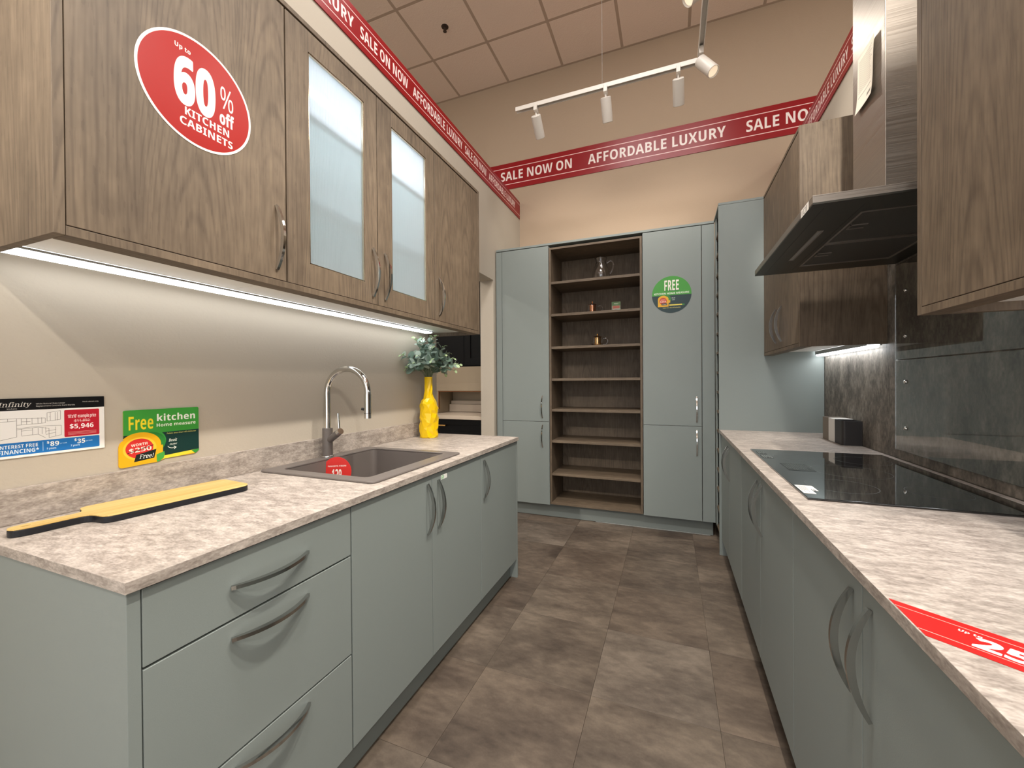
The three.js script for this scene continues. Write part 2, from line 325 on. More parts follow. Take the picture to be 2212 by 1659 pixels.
function doorUnitL(name, label, z0, z1, doors, panel, group) {
  const u = thing(name, label, 'cabinet', [-1.23, 0, (z0 + z1) / 2], group);
  part(u, 'carcass', carcassGeo(LB, CF, DB, WB - 0.002, z0, z1, 'x+'), M.carcass);
  for (const [a, b, hz] of doors) { const d = part(u, 'door', box(CF + 0.001, DX, DB, DT, a + gapm, b - gapm, 0.0014), M.sage); part(d, 'handle', bow([DX, 0.733, hz], 'x+'), M.handle); }
  if (panel) part(u, 'end_panel', box(LB, DX, 0, WB - 0.001, panel[0], panel[1], 0.0012), M.sage);
  return u;
}
doorUnitL('base_cabinet', 'sage green two-door base cabinet under the grey sink', -1.862, -0.963, [[-1.41, -0.963, -1.375], [-1.862, -1.41, -1.453]]);
doorUnitL('base_cabinet', 'single-door sage green base cabinet below the yellow vase', -2.3755, -1.864, [[-2.3755, -1.864, -1.896]], [-2.3925, -2.377]);
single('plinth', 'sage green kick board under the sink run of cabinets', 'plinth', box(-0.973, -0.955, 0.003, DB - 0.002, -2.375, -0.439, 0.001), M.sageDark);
{ // worktop with the hole for the sink
  const s = new THREE.Shape(); s.moveTo(LB, -2.3918); s.lineTo(-0.898, -2.3918); s.lineTo(-0.898, -0.4101); s.lineTo(LB, -0.4101); s.closePath();
  s.holes.push(roundRect(-1.485, -1.715, -0.985, -1.14, 0.02, new THREE.Path()));
  single('worktop', 'grey concrete-look worktop holding the sink and the vase', 'worktop', slabXZ(s, WB, WT, 0.0008), M.top);
  single('upstand', 'low grey concrete-look upstand strip behind the sink', 'upstand', box(LB - 0.006, LB + 0.006, WT + 0.0005, 0.9805, -2.392, -0.411, 0.001), M.top);
}
{ // sink
  const u = thing('sink', 'dark grey composite single-bowl sink set into the worktop', 'sink', [-1.24, 0.7, -1.43]);
  const s = roundRect(-1.516, -1.738, -0.953, -1.115, 0.022); s.holes.push(roundRect(-1.452, -1.698, -1.02, -1.165, 0.03, new THREE.Path()));
  part(u, 'rim', slabXZ(s, WT + 0.0004, WT + 0.0085, 0.003, 10), M.sink);
  const b = roundRect(-1.46, -1.706, -1.012, -1.157, 0.036); b.holes.push(roundRect(-1.452, -1.698, -1.02, -1.165, 0.03, new THREE.Path()));
  part(u, 'bowl', [slabXZ(b, 0.70, WT + 0.0004, 0, 10), slabXZ(roundRect(-1.46, -1.706, -1.012, -1.157, 0.036), 0.69, 0.70, 0, 10)], M.sink);
  part(u, 'drain', lathe([[0, 0.006], [0.02, 0.006], [0.03, 0.004], [0.045, 0.002], [0.046, 0]], -1.236, 0.70, -1.43), M.chrome);
}
{ // faucet
  const fx = -1.487, fz = -1.432, by = WT + 0.009, u = thing('faucet', 'tall chrome gooseneck faucet with a grey body behind the sink', 'faucet', [fx, by, fz]);
  part(u, 'base_ring', lathe([[0, 0.007], [0.024, 0.007], [0.0265, 0.004], [0.0265, 0]], fx, by, fz), M.chrome);
  part(u, 'body', [cyl([fx, by + 0.005, fz], [fx, by + 0.132, fz], 0.0225)], M.sink, 'stone grey faucet body');
  const pts = [], R = 0.113, top = 1.200;
  pts.push([fx, by + 0.12, fz], [fx, 1.10, fz], [fx, 1.16, fz]);
  for (let a = 0; a <= 12; a++) { const t = Math.PI * a / 12; pts.push([fx + R - R * Math.cos(t), top + R * Math.sin(t) * 0.93, fz - 0.01 * a / 12]); }
  pts.push([fx + 2 * R, 1.16, fz - 0.01], [fx + 2 * R, 1.108, fz - 0.01]);
  part(u, 'spout', tube(pts, 0.0138, 80, 20), M.chrome);
  const hx = fx + 2 * R, hz = fz - 0.01;
  const hd = part(u, 'spray_head', [cyl([hx, 1.105, hz], [hx, 1.19, hz], 0.0155), cyl([hx, 1.082, hz], [hx, 1.1035, hz], 0.0148)], M.chrome);
  part(hd, 'seal_ring', cyl([hx, 1.1033, hz], [hx, 1.1055, hz], 0.0153), M.black);
  part(hd, 'button', cyl([hx - 0.012, 1.122, hz + 0.004], [hx - 0.026, 1.124, hz + 0.009], 0.006), M.black);
  const jy = by + 0.075, dir = [0.070, 0.040, 0.012];
  const a0 = [fx + 0.008, jy, fz], a1 = [a0[0] + dir[0], jy + dir[1], fz + dir[2]], a2 = [a1[0] + dir[0] * 0.22, a1[1] + dir[1] * 0.22, a1[2] + dir[2] * 0.22];
  const lv = part(u, 'lever', [cyl(a1, a2, 0.0158, 0.0145), cyl([a1[0] + 0.004, a1[1] + 0.01, a1[2]], [a1[0] - 0.003, a1[1] + 0.088, a1[2]], 0.0058, 0.005, 14)], M.chrome);
  lv.name = 'lever'; part(u, 'lever_arm', cyl(a0, a1, 0.0155), M.sink, 'stone grey arm of the lever');
}
{ // price disc standing in the sink
  const [c, g] = canvas(512, 512); g.fillStyle = '#d8342f'; g.fillRect(0, 0, 512, 512);
  g.save(); g.translate(256, 150); g.rotate(-0.06); fit(g, 'FAUCETS FROM', -165, 165, 20, 26, '#f2e6df'); g.restore();
  fit(g, '129', 165, 345, 400, 190, '#f6ece4'); fit(g, 'EACH', 190, 330, 460, 30, '#f6ece4');
  const m = single('price_disc', 'round red FAUCETS FROM 129 price card standing in the sink', 'price card', plate(discShape(0.066), 0.132, 0.132, 0.002, [0, 0, 0], 'z+', 0.35), printed(c));
  m.position.set(-1.405, 0.705 + 0.065, -1.40); m.geometry.translate(0, 0, 0); m.rotation.x = -0.06; m.position.y = 0.7745;
}
{ // cutting board
  const s = new THREE.Shape();      // handle end at the origin, blade along +y; x is across
  s.moveTo(-0.016, 0.004); s.quadraticCurveTo(0, -0.008, 0.016, 0.004); s.bezierCurveTo(0.03, 0.03, 0.018, 0.07, 0.021, 0.112); s.bezierCurveTo(0.024, 0.135, 0.045, 0.132, 0.066, 0.136);
  s.bezierCurveTo(0.079, 0.14, 0.083, 0.15, 0.083, 0.165); s.lineTo(0.083, 0.462); s.quadraticCurveTo(0.083, 0.495, 0.05, 0.495); s.lineTo(-0.05, 0.495); s.quadraticCurveTo(-0.083, 0.495, -0.083, 0.462);
  s.lineTo(-0.083, 0.165); s.bezierCurveTo(-0.083, 0.15, -0.079, 0.14, -0.066, 0.136); s.bezierCurveTo(-0.045, 0.132, -0.024, 0.135, -0.021, 0.112); s.bezierCurveTo(-0.018, 0.07, -0.03, 0.03, -0.016, 0.004);
  const h = new THREE.Path(); h.absellipse(0, 0.026, 0.0045, 0.008, 0, Math.PI * 2); s.holes.push(h);
  const u = thing('cutting_board', 'long bamboo paddle board with a dark rim lying on the worktop', 'cutting board', [-1.42, WT, -0.437]);
  const mk = (y0, y1, bev) => { const g = slabXZ(s, y0, y1, bev, 10); const p = g.attributes.position, uv = new Float32Array(p.count * 2); for (let i = 0; i < p.count; i++) { uv[i * 2] = p.getX(i) + 0.1; uv[i * 2 + 1] = p.getZ(i); } g.setAttribute('uv', new THREE.BufferAttribute(uv, 2)); g.scale(1, 1, -1); const q = g.attributes.position.array, n = g.attributes.normal.array;
    for (let i = 0; i < q.length; i += 9) for (let k = 0; k < 3; k++) { let t = q[i + 3 + k]; q[i + 3 + k] = q[i + 6 + k]; q[i + 6 + k] = t; t = n[i + 3 + k]; n[i + 3 + k] = n[i + 6 + k]; n[i + 6 + k] = t; } 
    const U = g.attributes.uv.array; for (let i = 0; i < U.length; i += 6) for (let k = 0; k < 2; k++) { const t = U[i + 2 + k]; U[i + 2 + k] = U[i + 4 + k]; U[i + 4 + k] = t; }
    g.rotateY(-0.10); return g; };
  const a = sh(new THREE.Mesh(mk(0.0005, 0.0165, 0.0015), M.navy)); a.name = 'rim'; u.add(a); a.userData.label = 'dark navy painted edge';
  const b = sh(new THREE.Mesh(mk(0.0166, 0.0196, 0.001), M.bamboo)); b.name = 'board'; u.add(b); b.userData.label = 'bamboo upper face';
}
{ // yellow vase
  const cx = -1.440, cz = -2.205, prof = [[0, 0.0585], [0.012, 0.062], [0.04, 0.062], [0.068, 0.0615], [0.097, 0.061], [0.126, 0.0605], [0.155, 0.060], [0.184, 0.0595], [0.21, 0.058], [0.230, 0.048], [0.248, 0.033], [0.272, 0.0285], [0.298, 0.0275], [0.325, 0.0265], [0.352, 0.0255], [0.385, 0.0255]];
  const pos = [], idx = [], N = 14;
  prof.forEach(([y, r], i) => { for (let k = 0; k < N; k++) { const j = i > 0 && i < prof.length - 1 ? 1 : 0, a = (k + (i % 2) * 0.5 + j * rr(-0.34, 0.34)) / N * Math.PI * 2, R = r + j * (r > 0.05 ? rr(-0.009, 0.0035) : rr(-0.0045, 0.0018)); pos.push(Math.cos(a) * R, y + j * rr(-0.009, 0.009), Math.sin(a) * R); } });
  for (let i = 0; i < prof.length - 1; i++) for (let k = 0; k < N; k++) { const a = i * N + k, b = i * N + (k + 1) % N, c = a + N, d = b + N; if (i % 2) idx.push(a, c, d, a, d, b); else idx.push(a, c, b, b, c, d); }
  const n0 = pos.length / 3; pos.push(0, 0, 0); for (let k = 0; k < N; k++) idx.push(n0, k, (k + 1) % N);
  let g = new THREE.BufferGeometry(); g.setAttribute('position', new THREE.BufferAttribute(new Float32Array(pos), 3)); g.setIndex(idx); g = g.toNonIndexed(); g.computeVertexNormals();
  const v = sh(new THREE.Mesh(g, M.yellow)); v.name = 'vase'; v.position.set(cx, WT + 0.0005, cz); scene.add(v); v.userData = { label: 'bright yellow faceted bottle vase on the end of the sink worktop', category: 'vase' };
  // eucalyptus
  const u = thing('eucalyptus_bouquet', 'bunch of grey-green eucalyptus sprigs in the yellow vase', 'plant', [cx, WT + 0.385, cz]);
  const leafG = [0.0225, 0.018, 0.0115].map((r) => { const s = new THREE.CircleGeometry(1, 12); s.scale(r * 0.86, r * 1.12, 1); s.translate(0, r * 1.05, 0); const p = s.attributes.position; for (let i = 0; i < p.count; i++) { const x = p.getX(i), y = p.getY(i); p.setZ(i, (x * x) / r * 0.35 - (y * y) / r * 0.06); } s.computeVertexNormals(); return s; });
  const lm = [[0x728b7c, 0], [0x96ab9e, 1], [0xb6c6b8, 1], [0xbdd8a4, 2]].map(([c]) => phys({ color: c, roughness: 0.55, transmission: 0.3, thickness: 0, side: THREE.DoubleSide }));
  const stemM = std({ color: 0x5a6a48, roughness: 0.7 });
  const up = new THREE.Vector3(0, 1, 0);
  for (let s = 0; s < 27; s++) {
    const az = s * 2.39996 + rr(-0.25, 0.25), el = s < 7 ? rr(1.0, 1.45) : s < 17 ? rr(0.5, 0.95) : rr(0.05, 0.42), L = s < 7 ? rr(0.19, 0.235) : rr(0.17, 0.225);
    const d = new THREE.Vector3(Math.cos(az) * Math.cos(el), Math.sin(el), Math.sin(az) * Math.cos(el));
    const at = (t) => { const q = d.clone().multiplyScalar(L * t); q.y += 0.055 * Math.sin(Math.min(1, t * 1.4) * Math.PI / 2) - 0.045 * t * t * Math.cos(el) + 0.0; q.multiplyScalar(1); q.x *= t < 0.25 ? 0.35 + t * 2.6 : 1; q.z *= t < 0.25 ? 0.35 + t * 2.6 : 1; if (q.x < -0.085) q.x = -0.085 + (q.x + 0.085) * 0.1; if (q.y > 0.255) q.y = 0.255; return q; };
    const pts = [0, 0.2, 0.45, 0.7, 1].map((t) => at(t).toArray()); pts[0] = [d.x * 0.008, -0.05, d.z * 0.008];
    const st = sh(new THREE.Mesh(tube(pts, 0.0014, 10, 5), stemM)); st.name = 'stem'; u.add(st);
    const nl = 10;
    for (let k = 0; k < nl; k++) {
      const t = 0.28 + 0.72 * k / (nl - 1), p = at(t), size = t > 0.9 ? 2 : t > 0.62 ? 1 : 0, mat = t > 0.9 ? lm[3] : lm[Math.floor(rnd() * 3)];
      const m = sh(new THREE.Mesh(leafG[size], mat)); m.name = 'leaf';
      const side = new THREE.Vector3().crossVectors(d, up).normalize().applyAxisAngle(d, (k % 2 ? Math.PI : 0) + k * 1.2 + rr(-0.4, 0.4));
      const dir = side.multiplyScalar(0.9).addScaledVector(d, 0.45).add(new THREE.Vector3(0, 0.15, 0)).normalize();
      const zAx = new THREE.Vector3(rr(-0.5, 0.5), 1, rr(0.0, 0.9)); const xAx = new THREE.Vector3().crossVectors(dir, zAx).normalize(); zAx.crossVectors(xAx, dir);
      m.matrix.makeBasis(xAx, dir, zAx); m.quaternion.setFromRotationMatrix(m.matrix); m.position.copy(p); m.scale.setScalar(rr(0.85, 1.2) * (k === nl - 1 ? 0.9 : 1)); u.add(m);
    }
  }
}
{ // door tag
  const [c, g] = canvas(128, 64); g.fillStyle = '#f4f4ee'; g.fillRect(0, 0, 128, 64); g.fillStyle = '#d9ecd6'; g.beginPath(); g.arc(34, 32, 30, 0, 7); g.fill(); g.strokeStyle = '#2f9a4a'; g.lineWidth = 5; g.beginPath(); g.arc(34, 32, 26, 0, 7); g.stroke(); g.beginPath(); g.moveTo(22, 32); g.lineTo(32, 42); g.lineTo(46, 20); g.stroke();
  single('door_tag', 'tiny white and green tag stuck on a sink cabinet door', 'sticker', plate(rectShape(0.05, 0.019, 0.004), 0.05, 0.019, 0.0006, [DX + 0.0002, 0.8365, -1.503], 'x+'), printed(c));
}
// ------------------------------------------------------------------ signs on the wall
{
  const w = 0.2075, h = 0.151, [c, g] = canvas(622, 444); g.translate(-578, 0);
  g.fillStyle = '#f1efec'; g.fillRect(0, 0, 1200, 444); g.fillStyle = '#0c0d10'; g.fillRect(0, 0, 1200, 90);
  g.strokeStyle = '#d8d4cc'; g.fillStyle = '#d8d4cc'; g.font = 'italic 46px serif'; g.fillText('Infinity', 596, 62); g.font = '14px sans-serif'; g.fillText('kitchens', 640, 82); g.fillText('White Natural Slate Linear', 790, 50); g.fillText('Replacement Concrete Dark Marble', 790, 68); g.font = '12px sans-serif'; g.fillText('fitted cabinets only', 1060, 45);
  g.fillStyle = '#c21f33'; rrect(g, 948, 104, 218, 218, 8); g.fill();
  fit(g, "10'x10' example price", 968, 1146, 170, 28, '#f7e9e6'); fit(g, '$11,892', 1008, 1104, 206, 22, '#f3dcd8', 'normal'); g.fillStyle = '#f3dcd8'; g.fillRect(1004, 196, 104, 3); fit(g, '$5,946', 978, 1130, 258, 38, '#ffffff');
  g.fillStyle = '#e3a8a6'; for (const y of [284, 294, 304]) g.fillRect(970, y, 176, 3);
  g.fillStyle = '#2476c2'; rrect(g, 586, 330, 580, 96, 8); g.fill();
  fit(g, 'INTEREST FREE', 590, 800, 372, 26, '#eef4fb'); fit(g, 'FINANCING*', 590, 805, 412, 30, '#eef4fb'); g.fillStyle = '#bcd4ee'; g.fillRect(824, 342, 3, 70);
  fit(g, '$', 846, 862, 362, 20, '#fff'); fit(g, '89', 864, 918, 382, 36, '#fff'); fit(g, 'per month', 922, 962, 372, 9, '#dbe8f6', 'normal'); fit(g, '5 years', 846, 900, 406, 14, '#dbe8f6');
  fit(g, '$', 1006, 1022, 362, 20, '#fff'); fit(g, '35', 1024, 1076, 382, 36, '#fff'); fit(g, 'per month', 1080, 1120, 372, 9, '#dbe8f6', 'normal'); fit(g, '7 years', 984, 1040, 402, 14, '#dbe8f6');
  g.strokeStyle = '#6d6a66'; g.lineWidth = 2; const L = (...p) => { g.beginPath(); g.moveTo(p[0], p[1]); for (let i = 2; i < p.length; i += 2) g.lineTo(p[i], p[i + 1]); g.stroke(); };
  L(600, 150, 600, 306, 688, 288, 688, 150, 600, 150); L(600, 172, 688, 168); L(644, 150, 644, 170); L(688, 150, 840, 158, 840, 196, 800, 198, 688, 200); for (const x of [712, 740, 768, 800, 820]) L(x, 152, x, 198); L(712, 176, 760, 178);
  L(688, 226, 800, 218, 930, 224); L(688, 234, 800, 226, 860, 240, 860, 314, 930, 300, 930, 224); for (const x of [712, 770, 800, 822, 842]) L(x, 230, x, 280); L(712, 246, 770, 244); L(840, 312, 800, 280, 712, 284); L(842, 262, 900, 254); L(842, 288, 898, 276); L(898, 232, 898, 306);
  L(850, 118, 926, 106, 926, 176, 850, 184, 850, 118); for (const x of [868, 896, 910]) L(x, 116, x, 182); L(860, 150, 866, 150);
  single('price_poster', 'white price poster with black header and INTEREST FREE FINANCING band', 'sign', plate(rectShape(w, h, 0.001), w, h, 0.003, [XL + 0.0006, 1.132, -0.664 + w / 2], 'x+'), printed(c, { roughness: 0.3 }));
}
{ // green measure sign, cut out around the drawn tape measure
  const W = 0.226, H = 0.174, [c, g] = canvas(1130, 950), X = (m) => m * 5000, x0 = 0.016, y1 = 0.174; // card spans x 0.016..0.226, y(top) 0..0.174
  g.fillStyle = '#e0aa14'; g.fillRect(0, 0, 1130, 950);
  g.fillStyle = '#3f9c3c'; g.fillRect(X(x0), 0, 1130, 420); g.fillStyle = '#0d3430'; g.fillRect(X(x0), 420, 1130, 420);
  fit(g, 'Free', 130, 470, 335, 230, '#f0d92c'); fit(g, 'kitchen', 500, 1085, 215, 120, '#f4f6ee'); fit(g, 'Home measure', 500, 1085, 315, 58, '#eef3e6');
  fit(g, 'Takes less than 45 minutes', 640, 1085, 462, 24, '#e6dc7a', 'italic');
  g.fillStyle = '#3a9a3f'; g.beginPath(); g.ellipse(400, 560, 235, 215, 0, 0, 7); g.fill(); g.fillStyle = '#2a7f34'; g.beginPath(); g.ellipse(425, 585, 205, 190, 0, 0, 7); g.fill();
  g.fillStyle = '#e9b015'; rrect(g, 20, 500, 530, 450, 130); g.fill(); g.fillRect(20, 720, 160, 230); g.fillRect(440, 640, 150, 150); g.beginPath(); g.ellipse(290, 620, 275, 235, 0, 0, 7); g.fill();
  g.fillStyle = '#f2c53a'; g.beginPath(); g.ellipse(285, 660, 215, 195, 0, 0, 7); g.fill(); g.fillStyle = '#d0302c'; g.beginPath(); g.ellipse(280, 655, 178, 165, 0, 0, 7); g.fill();
  g.save(); g.translate(285, 640); g.rotate(-0.08); fit(g, 'WORTH', -110, 105, -30, 44, '#f4e7da'); fit(g, '$250', -150, 150, 75, 78, '#f4e7da'); g.fillStyle = '#201a1a'; g.save(); g.rotate(-0.2); g.fillRect(-175, 28, 350, 11); g.restore(); g.restore();
  g.fillStyle = '#101c1a'; g.beginPath(); g.moveTo(235, 760); g.lineTo(500, 700); g.lineTo(470, 850); g.lineTo(205, 880); g.closePath(); g.fill(); fit(g, 'Free!', 270, 460, 835, 70, '#fbfbf6', 'italic', 'serif');
  g.fillStyle = '#46a544'; g.beginPath(); g.moveTo(500, 800); g.lineTo(610, 760); g.lineTo(620, 860); g.lineTo(540, 930); g.lineTo(505, 930); g.closePath(); g.fill();
  g.fillStyle = '#e8da3c'; g.beginPath(); g.moveTo(610, 838); g.lineTo(1130, 800); g.lineTo(1060, 860); g.lineTo(590, 905); g.closePath(); g.fill(); g.fillStyle = '#37923b'; g.beginPath(); g.moveTo(1010, 812); g.lineTo(1130, 800); g.lineTo(1130, 830); g.lineTo(1070, 880); g.closePath(); g.fill();
  fit(g, 'Book', 670, 790, 600, 50, '#f4f4ea', 'italic', 'serif'); fit(g, 'now', 680, 790, 665, 36, '#f4f4ea', 'italic', 'serif'); g.strokeStyle = '#f4f4ea'; g.lineWidth = 9; g.beginPath(); g.moveTo(660, 680); g.quadraticCurveTo(690, 740, 780, 715); g.lineTo(745, 692); g.moveTo(780, 715); g.lineTo(750, 745); g.stroke();
  const s = new THREE.Shape(), P = (x, y) => [x - W / 2, H / 2 - y * 0.174 / 0.19]; // y downwards
  s.moveTo(...P(0.022, 0.0)); s.lineTo(...P(0.220, 0)); s.quadraticCurveTo(...P(0.226, 0), ...P(0.226, 0.006)); s.lineTo(...P(0.226, 0.166)); s.lineTo(...P(0.214, 0.176)); s.lineTo(...P(0.124, 0.178)); s.lineTo(...P(0.102, 0.187)); s.lineTo(...P(0.08, 0.187)); s.lineTo(...P(0.014, 0.19)); s.quadraticCurveTo(...P(0.004, 0.19), ...P(0.004, 0.18)); s.lineTo(...P(0.004, 0.13)); s.quadraticCurveTo(...P(0.004, 0.105), ...P(0.016, 0.1)); s.lineTo(...P(0.016, 0.006)); s.quadraticCurveTo(...P(0.016, 0), ...P(0.022, 0));
  single('measure_sign', 'green Free kitchen Home measure sign with a drawn yellow tape measure', 'sign', plate(s, W, H, 0.003, [XL + 0.0006, 1.161 - H / 2, -0.918 + W / 2], 'x+'), printed(c, { roughness: 0.35 }));
}
// ------------------------------------------------------------------ wall units above the sink
const WX = -1.167, WCF = WX - 0.0205, WY0 = 1.5525, WDB = 1.574, WDT = 2.466, WYT = 2.4903;
function wallHandle(z, dir = 'x+', x = WX, y = 1.706) { return bow([x, y, z], dir); }
{
  const u = thing('wall_cabinet', 'oak wall cabinet door carrying the round red sale sticker', 'cabinet', [-1.36, WY0, -0.69]);
  part(u, 'carcass', [...carcassGeo(XL + 0.002, WCF, WDB + 0.001, WDT, -0.963, -0.4437, 'x+'), box(XL + 0.002, WCF, WDT - 0.018, WDT, -0.963, -0.4437)], M.carcass);
  part(u, 'end_panel', box(XL + 0.001, WX, WY0, WYT - 0.001, -0.443, -0.425, 0.001), M.wood);
  const d = part(u, 'door', box(WCF + 0.001, WX, WDB, WDT, -0.961, -0.4445, 0.0014), M.wood); part(d, 'handle', wallHandle(-0.925), M.chrome);
}
const cabLights = [];
{ // glazed double unit
  const z0 = -1.855, z1 = -0.9645, u = thing('wall_cabinet', 'oak wall cabinet with two lit frosted glass doors', 'cabinet', [-1.36, WY0, -1.41]);
  part(u, 'carcass', [...carcassGeo(XL + 0.002, WCF, WDB + 0.001, WDT, z0, z1, 'x+'), box(XL + 0.002, WCF, WDT - 0.018, WDT, z0, z1)], M.carcass);
  for (const y of [2.19, 1.885]) { const sf = part(u, 'shelf', box(XL + 0.022, WCF - 0.010, y, y + 0.010, z0 + 0.019, z1 - 0.019), M.shelfGlass); part(sf, 'edge', box(WCF - 0.0095, WCF - 0.003, y - 0.002, y + 0.012, z0 + 0.019, z1 - 0.019), M.shelfEdge); }
  for (const [a, b, ga, gb, hz] of [[-1.404, -0.9645, -1.328, -1.055, -1.372], [-1.853, -1.4065, -1.778, -1.503, -1.449]]) {
    const y0 = 1.657, y1 = 2.393;
    const d = part(u, 'door', [box(WCF + 0.001, WX, WDB, WDT, a + gapm, ga, 0.001), box(WCF + 0.001, WX, WDB, WDT, gb, b - gapm, 0.001), box(WCF + 0.001, WX, WDB, y0, ga, gb, 0.001), box(WCF + 0.001, WX, y1, WDT, ga, gb, 0.001)], M.wood);
    part(d, 'glass_pane', box(WX - 0.015, WX - 0.011, y0 - 0.006, y1 + 0.006, ga - 0.006, gb + 0.006), M.frost);
    const t = 0.004; part(d, 'bead', [box(WX - 0.0105, WX - 0.002, y0, y0 + t, ga, gb), box(WX - 0.0105, WX - 0.002, y1 - t, y1, ga, gb), box(WX - 0.0105, WX - 0.002, y0, y1, ga, ga + t), box(WX - 0.0105, WX - 0.002, y0, y1, gb - t, gb)], M.bead);
    part(d, 'handle', wallHandle(hz), M.chrome);
  }
  part(u, 'light_bar', box(-1.40, -1.36, WDT - 0.026, WDT - 0.0185, z0 + 0.05, z1 - 0.05, 0.002), std({ color: 0xffffff, emissive: 0xe6f2ff, emissiveIntensity: 2.5 }));
  const a = new THREE.RectAreaLight(new THREE.Color(0.87, 0.935, 1.0), LED_CAB, z1 - z0 - 0.1, 0.05); a.position.set(-1.38, WDT - 0.030, (z0 + z1) / 2); a.rotation.set(-Math.PI / 2, 0, Math.PI / 2); scene.add(a);
}
{
  const u = thing('wall_cabinet', 'narrow oak wall cabinet above the yellow vase', 'cabinet', [-1.36, WY0, -2.12]);
  part(u, 'carcass', [...carcassGeo(XL + 0.002, WCF, WDB + 0.001, WDT, -2.378, -1.8565, 'x+'), box(XL + 0.002, WCF, WDT - 0.018, WDT, -2.378, -1.8565)], M.carcass);
  part(u, 'end_panel', box(XL + 0.001, WX, WY0, WYT - 0.001, -2.3965, -2.3785, 0.001), M.wood);
  const d = part(u, 'door', box(WCF + 0.001, WX, WDB, WDT, -2.3765, -1.858, 0.0014), M.wood); part(d, 'handle', wallHandle(-1.896), M.chrome);
}
single('light_pelmet', 'oak pelmet strip under the wall cabinets above the sink', 'pelmet', box(WX - 0.055, WX, WY0, WDB - 0.0015, -2.378, -0.4435, 0.0008, false), M.wood);
single('top_trim', 'thin oak trim along the top of the wall cabinets above the sink', 'trim', box(XL + 0.002, WX, WDT + 0.008, WYT, -2.378, -0.4435, 0.0008), M.wood);
{
  const u = thing('under_cabinet_light', 'long bright LED strip under the wall cabinets above the sink', 'light', [-1.46, WDB - 0.016, -1.35]);
  part(u, 'profile', [box(-1.446, -1.443, WDB - 0.006, WDB - 0.0002, -2.27, -0.4455), box(-1.505, -1.502, WDB - 0.006, WDB - 0.0002, -2.27, -0.4455)], M.alu);
  part(u, 'diffuser', box(-1.5015, -1.4465, WDB - 0.013, WDB - 0.001, -2.268, -0.446, 0.006), M.led);
  const a = new THREE.RectAreaLight(COOL, LED_L, 1.82, 0.05); a.position.set(-1.474, WDB - 0.0155, -1.357); a.rotation.set(-Math.PI / 2, 0, Math.PI / 2); scene.add(a);
}
{ // round sale sticker
  const [c, g] = canvas(1024, 1024); g.fillStyle = '#f3eae4'; g.fillRect(0, 0, 1024, 1024); g.fillStyle = '#9c1712'; g.beginPath(); g.arc(512, 512, 490, 0, 7); g.fill();
  fit(g, 'Up to', 300, 440, 182, 42, '#f3e9e0'); heavy(g, '60', 290, 662, 664, 425, '#f3e9e0', 5);
  fit(g, '%', 700, 845, 500, 220, '#f3e9e0', 'normal'); heavy(g, 'off', 695, 838, 664, 125, '#f3e9e0', 3);
  fit(g, 'KITCHEN', 375, 800, 768, 74, '#f3e9e0'); fit(g, 'CABINETS', 335, 830, 872, 74, '#f3e9e0');
  single('sale_sticker', 'large round red Up to 60% off KITCHEN CABINETS sticker on an oak door', 'sticker', plate(discShape(0.141), 0.282, 0.282, 0.0008, [WX + 0.0002, 2.011, -0.703], 'x+'), printed(c, { roughness: 0.3 }));
}
// ------------------------------------------------------------------ banners
function banner(label, len, texts, at, dir, h = 0.188) {
  const W = 2048, H = 160, [c, g] = canvas(W, H); g.fillStyle = '#8f0a14'; g.fillRect(0, 0, W, H); g.fillStyle = '#eecfca'; g.fillRect(0, 27, W, 4); g.fillRect(0, 127, W, 4);
  for (const [t, a, b] of texts) fit(g, t, a / len * W, b / len * W, 106, 56, '#f1e6e0');
  const p = printed(c, { roughness: 0.3 }), geo = new THREE.BoxGeometry(len, h, 0.006), m = [M.red, M.red, M.red, M.red, p, M.red];
  if (dir === 'x+') geo.rotateY(Math.PI / 2); if (dir === 'x-') geo.rotateY(-Math.PI / 2);
  const b = sh(new THREE.Mesh(geo, m)); b.name = numbered('banner'); b.position.set(...at); scene.add(b); b.userData = { label, category: 'banner' };
}
{ // distances run along the banner in reading direction
  const zn = 0.4, L = zn + 4.205;                  // from z = 0.4 back to the rear wall
  banner('red AFFORDABLE LUXURY SALE ON NOW banner along the wall top above the sink', L, [['SALE ON NOW', zn - 0.0 + 0.35, zn + 0.80], ['AFFORDABLE LUXURY', zn + 0.88, zn + 1.69], ['SALE ON NOW', zn + 1.735, zn + 2.16], ['AFFORDABLE LUXURY', zn + 2.215, zn + 2.88], ['SALE ON NOW', zn + 2.925, zn + 3.335], ['AFFORDABLE LUXURY', zn + 3.39, zn + 4.06]], [XL + 0.0035, 3.132, zn - L / 2], 'x+');
  banner('red SALE NOW ON AFFORDABLE LUXURY banner across the rear wall', 3.9, [['SALE NOW ON', 0.62, 1.45], ['AFFORDABLE LUXURY', 1.61, 2.885], ['SALE NOW ON', 3.045, 3.85]], [-2.40 + 1.95, 3.542, ZB + 0.0035], 'z+', 0.29);
  const R = 4.10; // from the rear wall towards the camera
  banner('red AFFORDABLE LUXURY banner running above the range hood', R, [['AFFORDABLE LUXURY', 0.62, 1.36], ['SALE ON NOW', 1.40, 1.86], ['AFFORDABLE LUXURY', 1.95, 2.65], ['SALE ON NOW', 2.72, 3.2]], [0.9515 - 0.0035, 3.10, -4.20 + R / 2], 'x-');
}
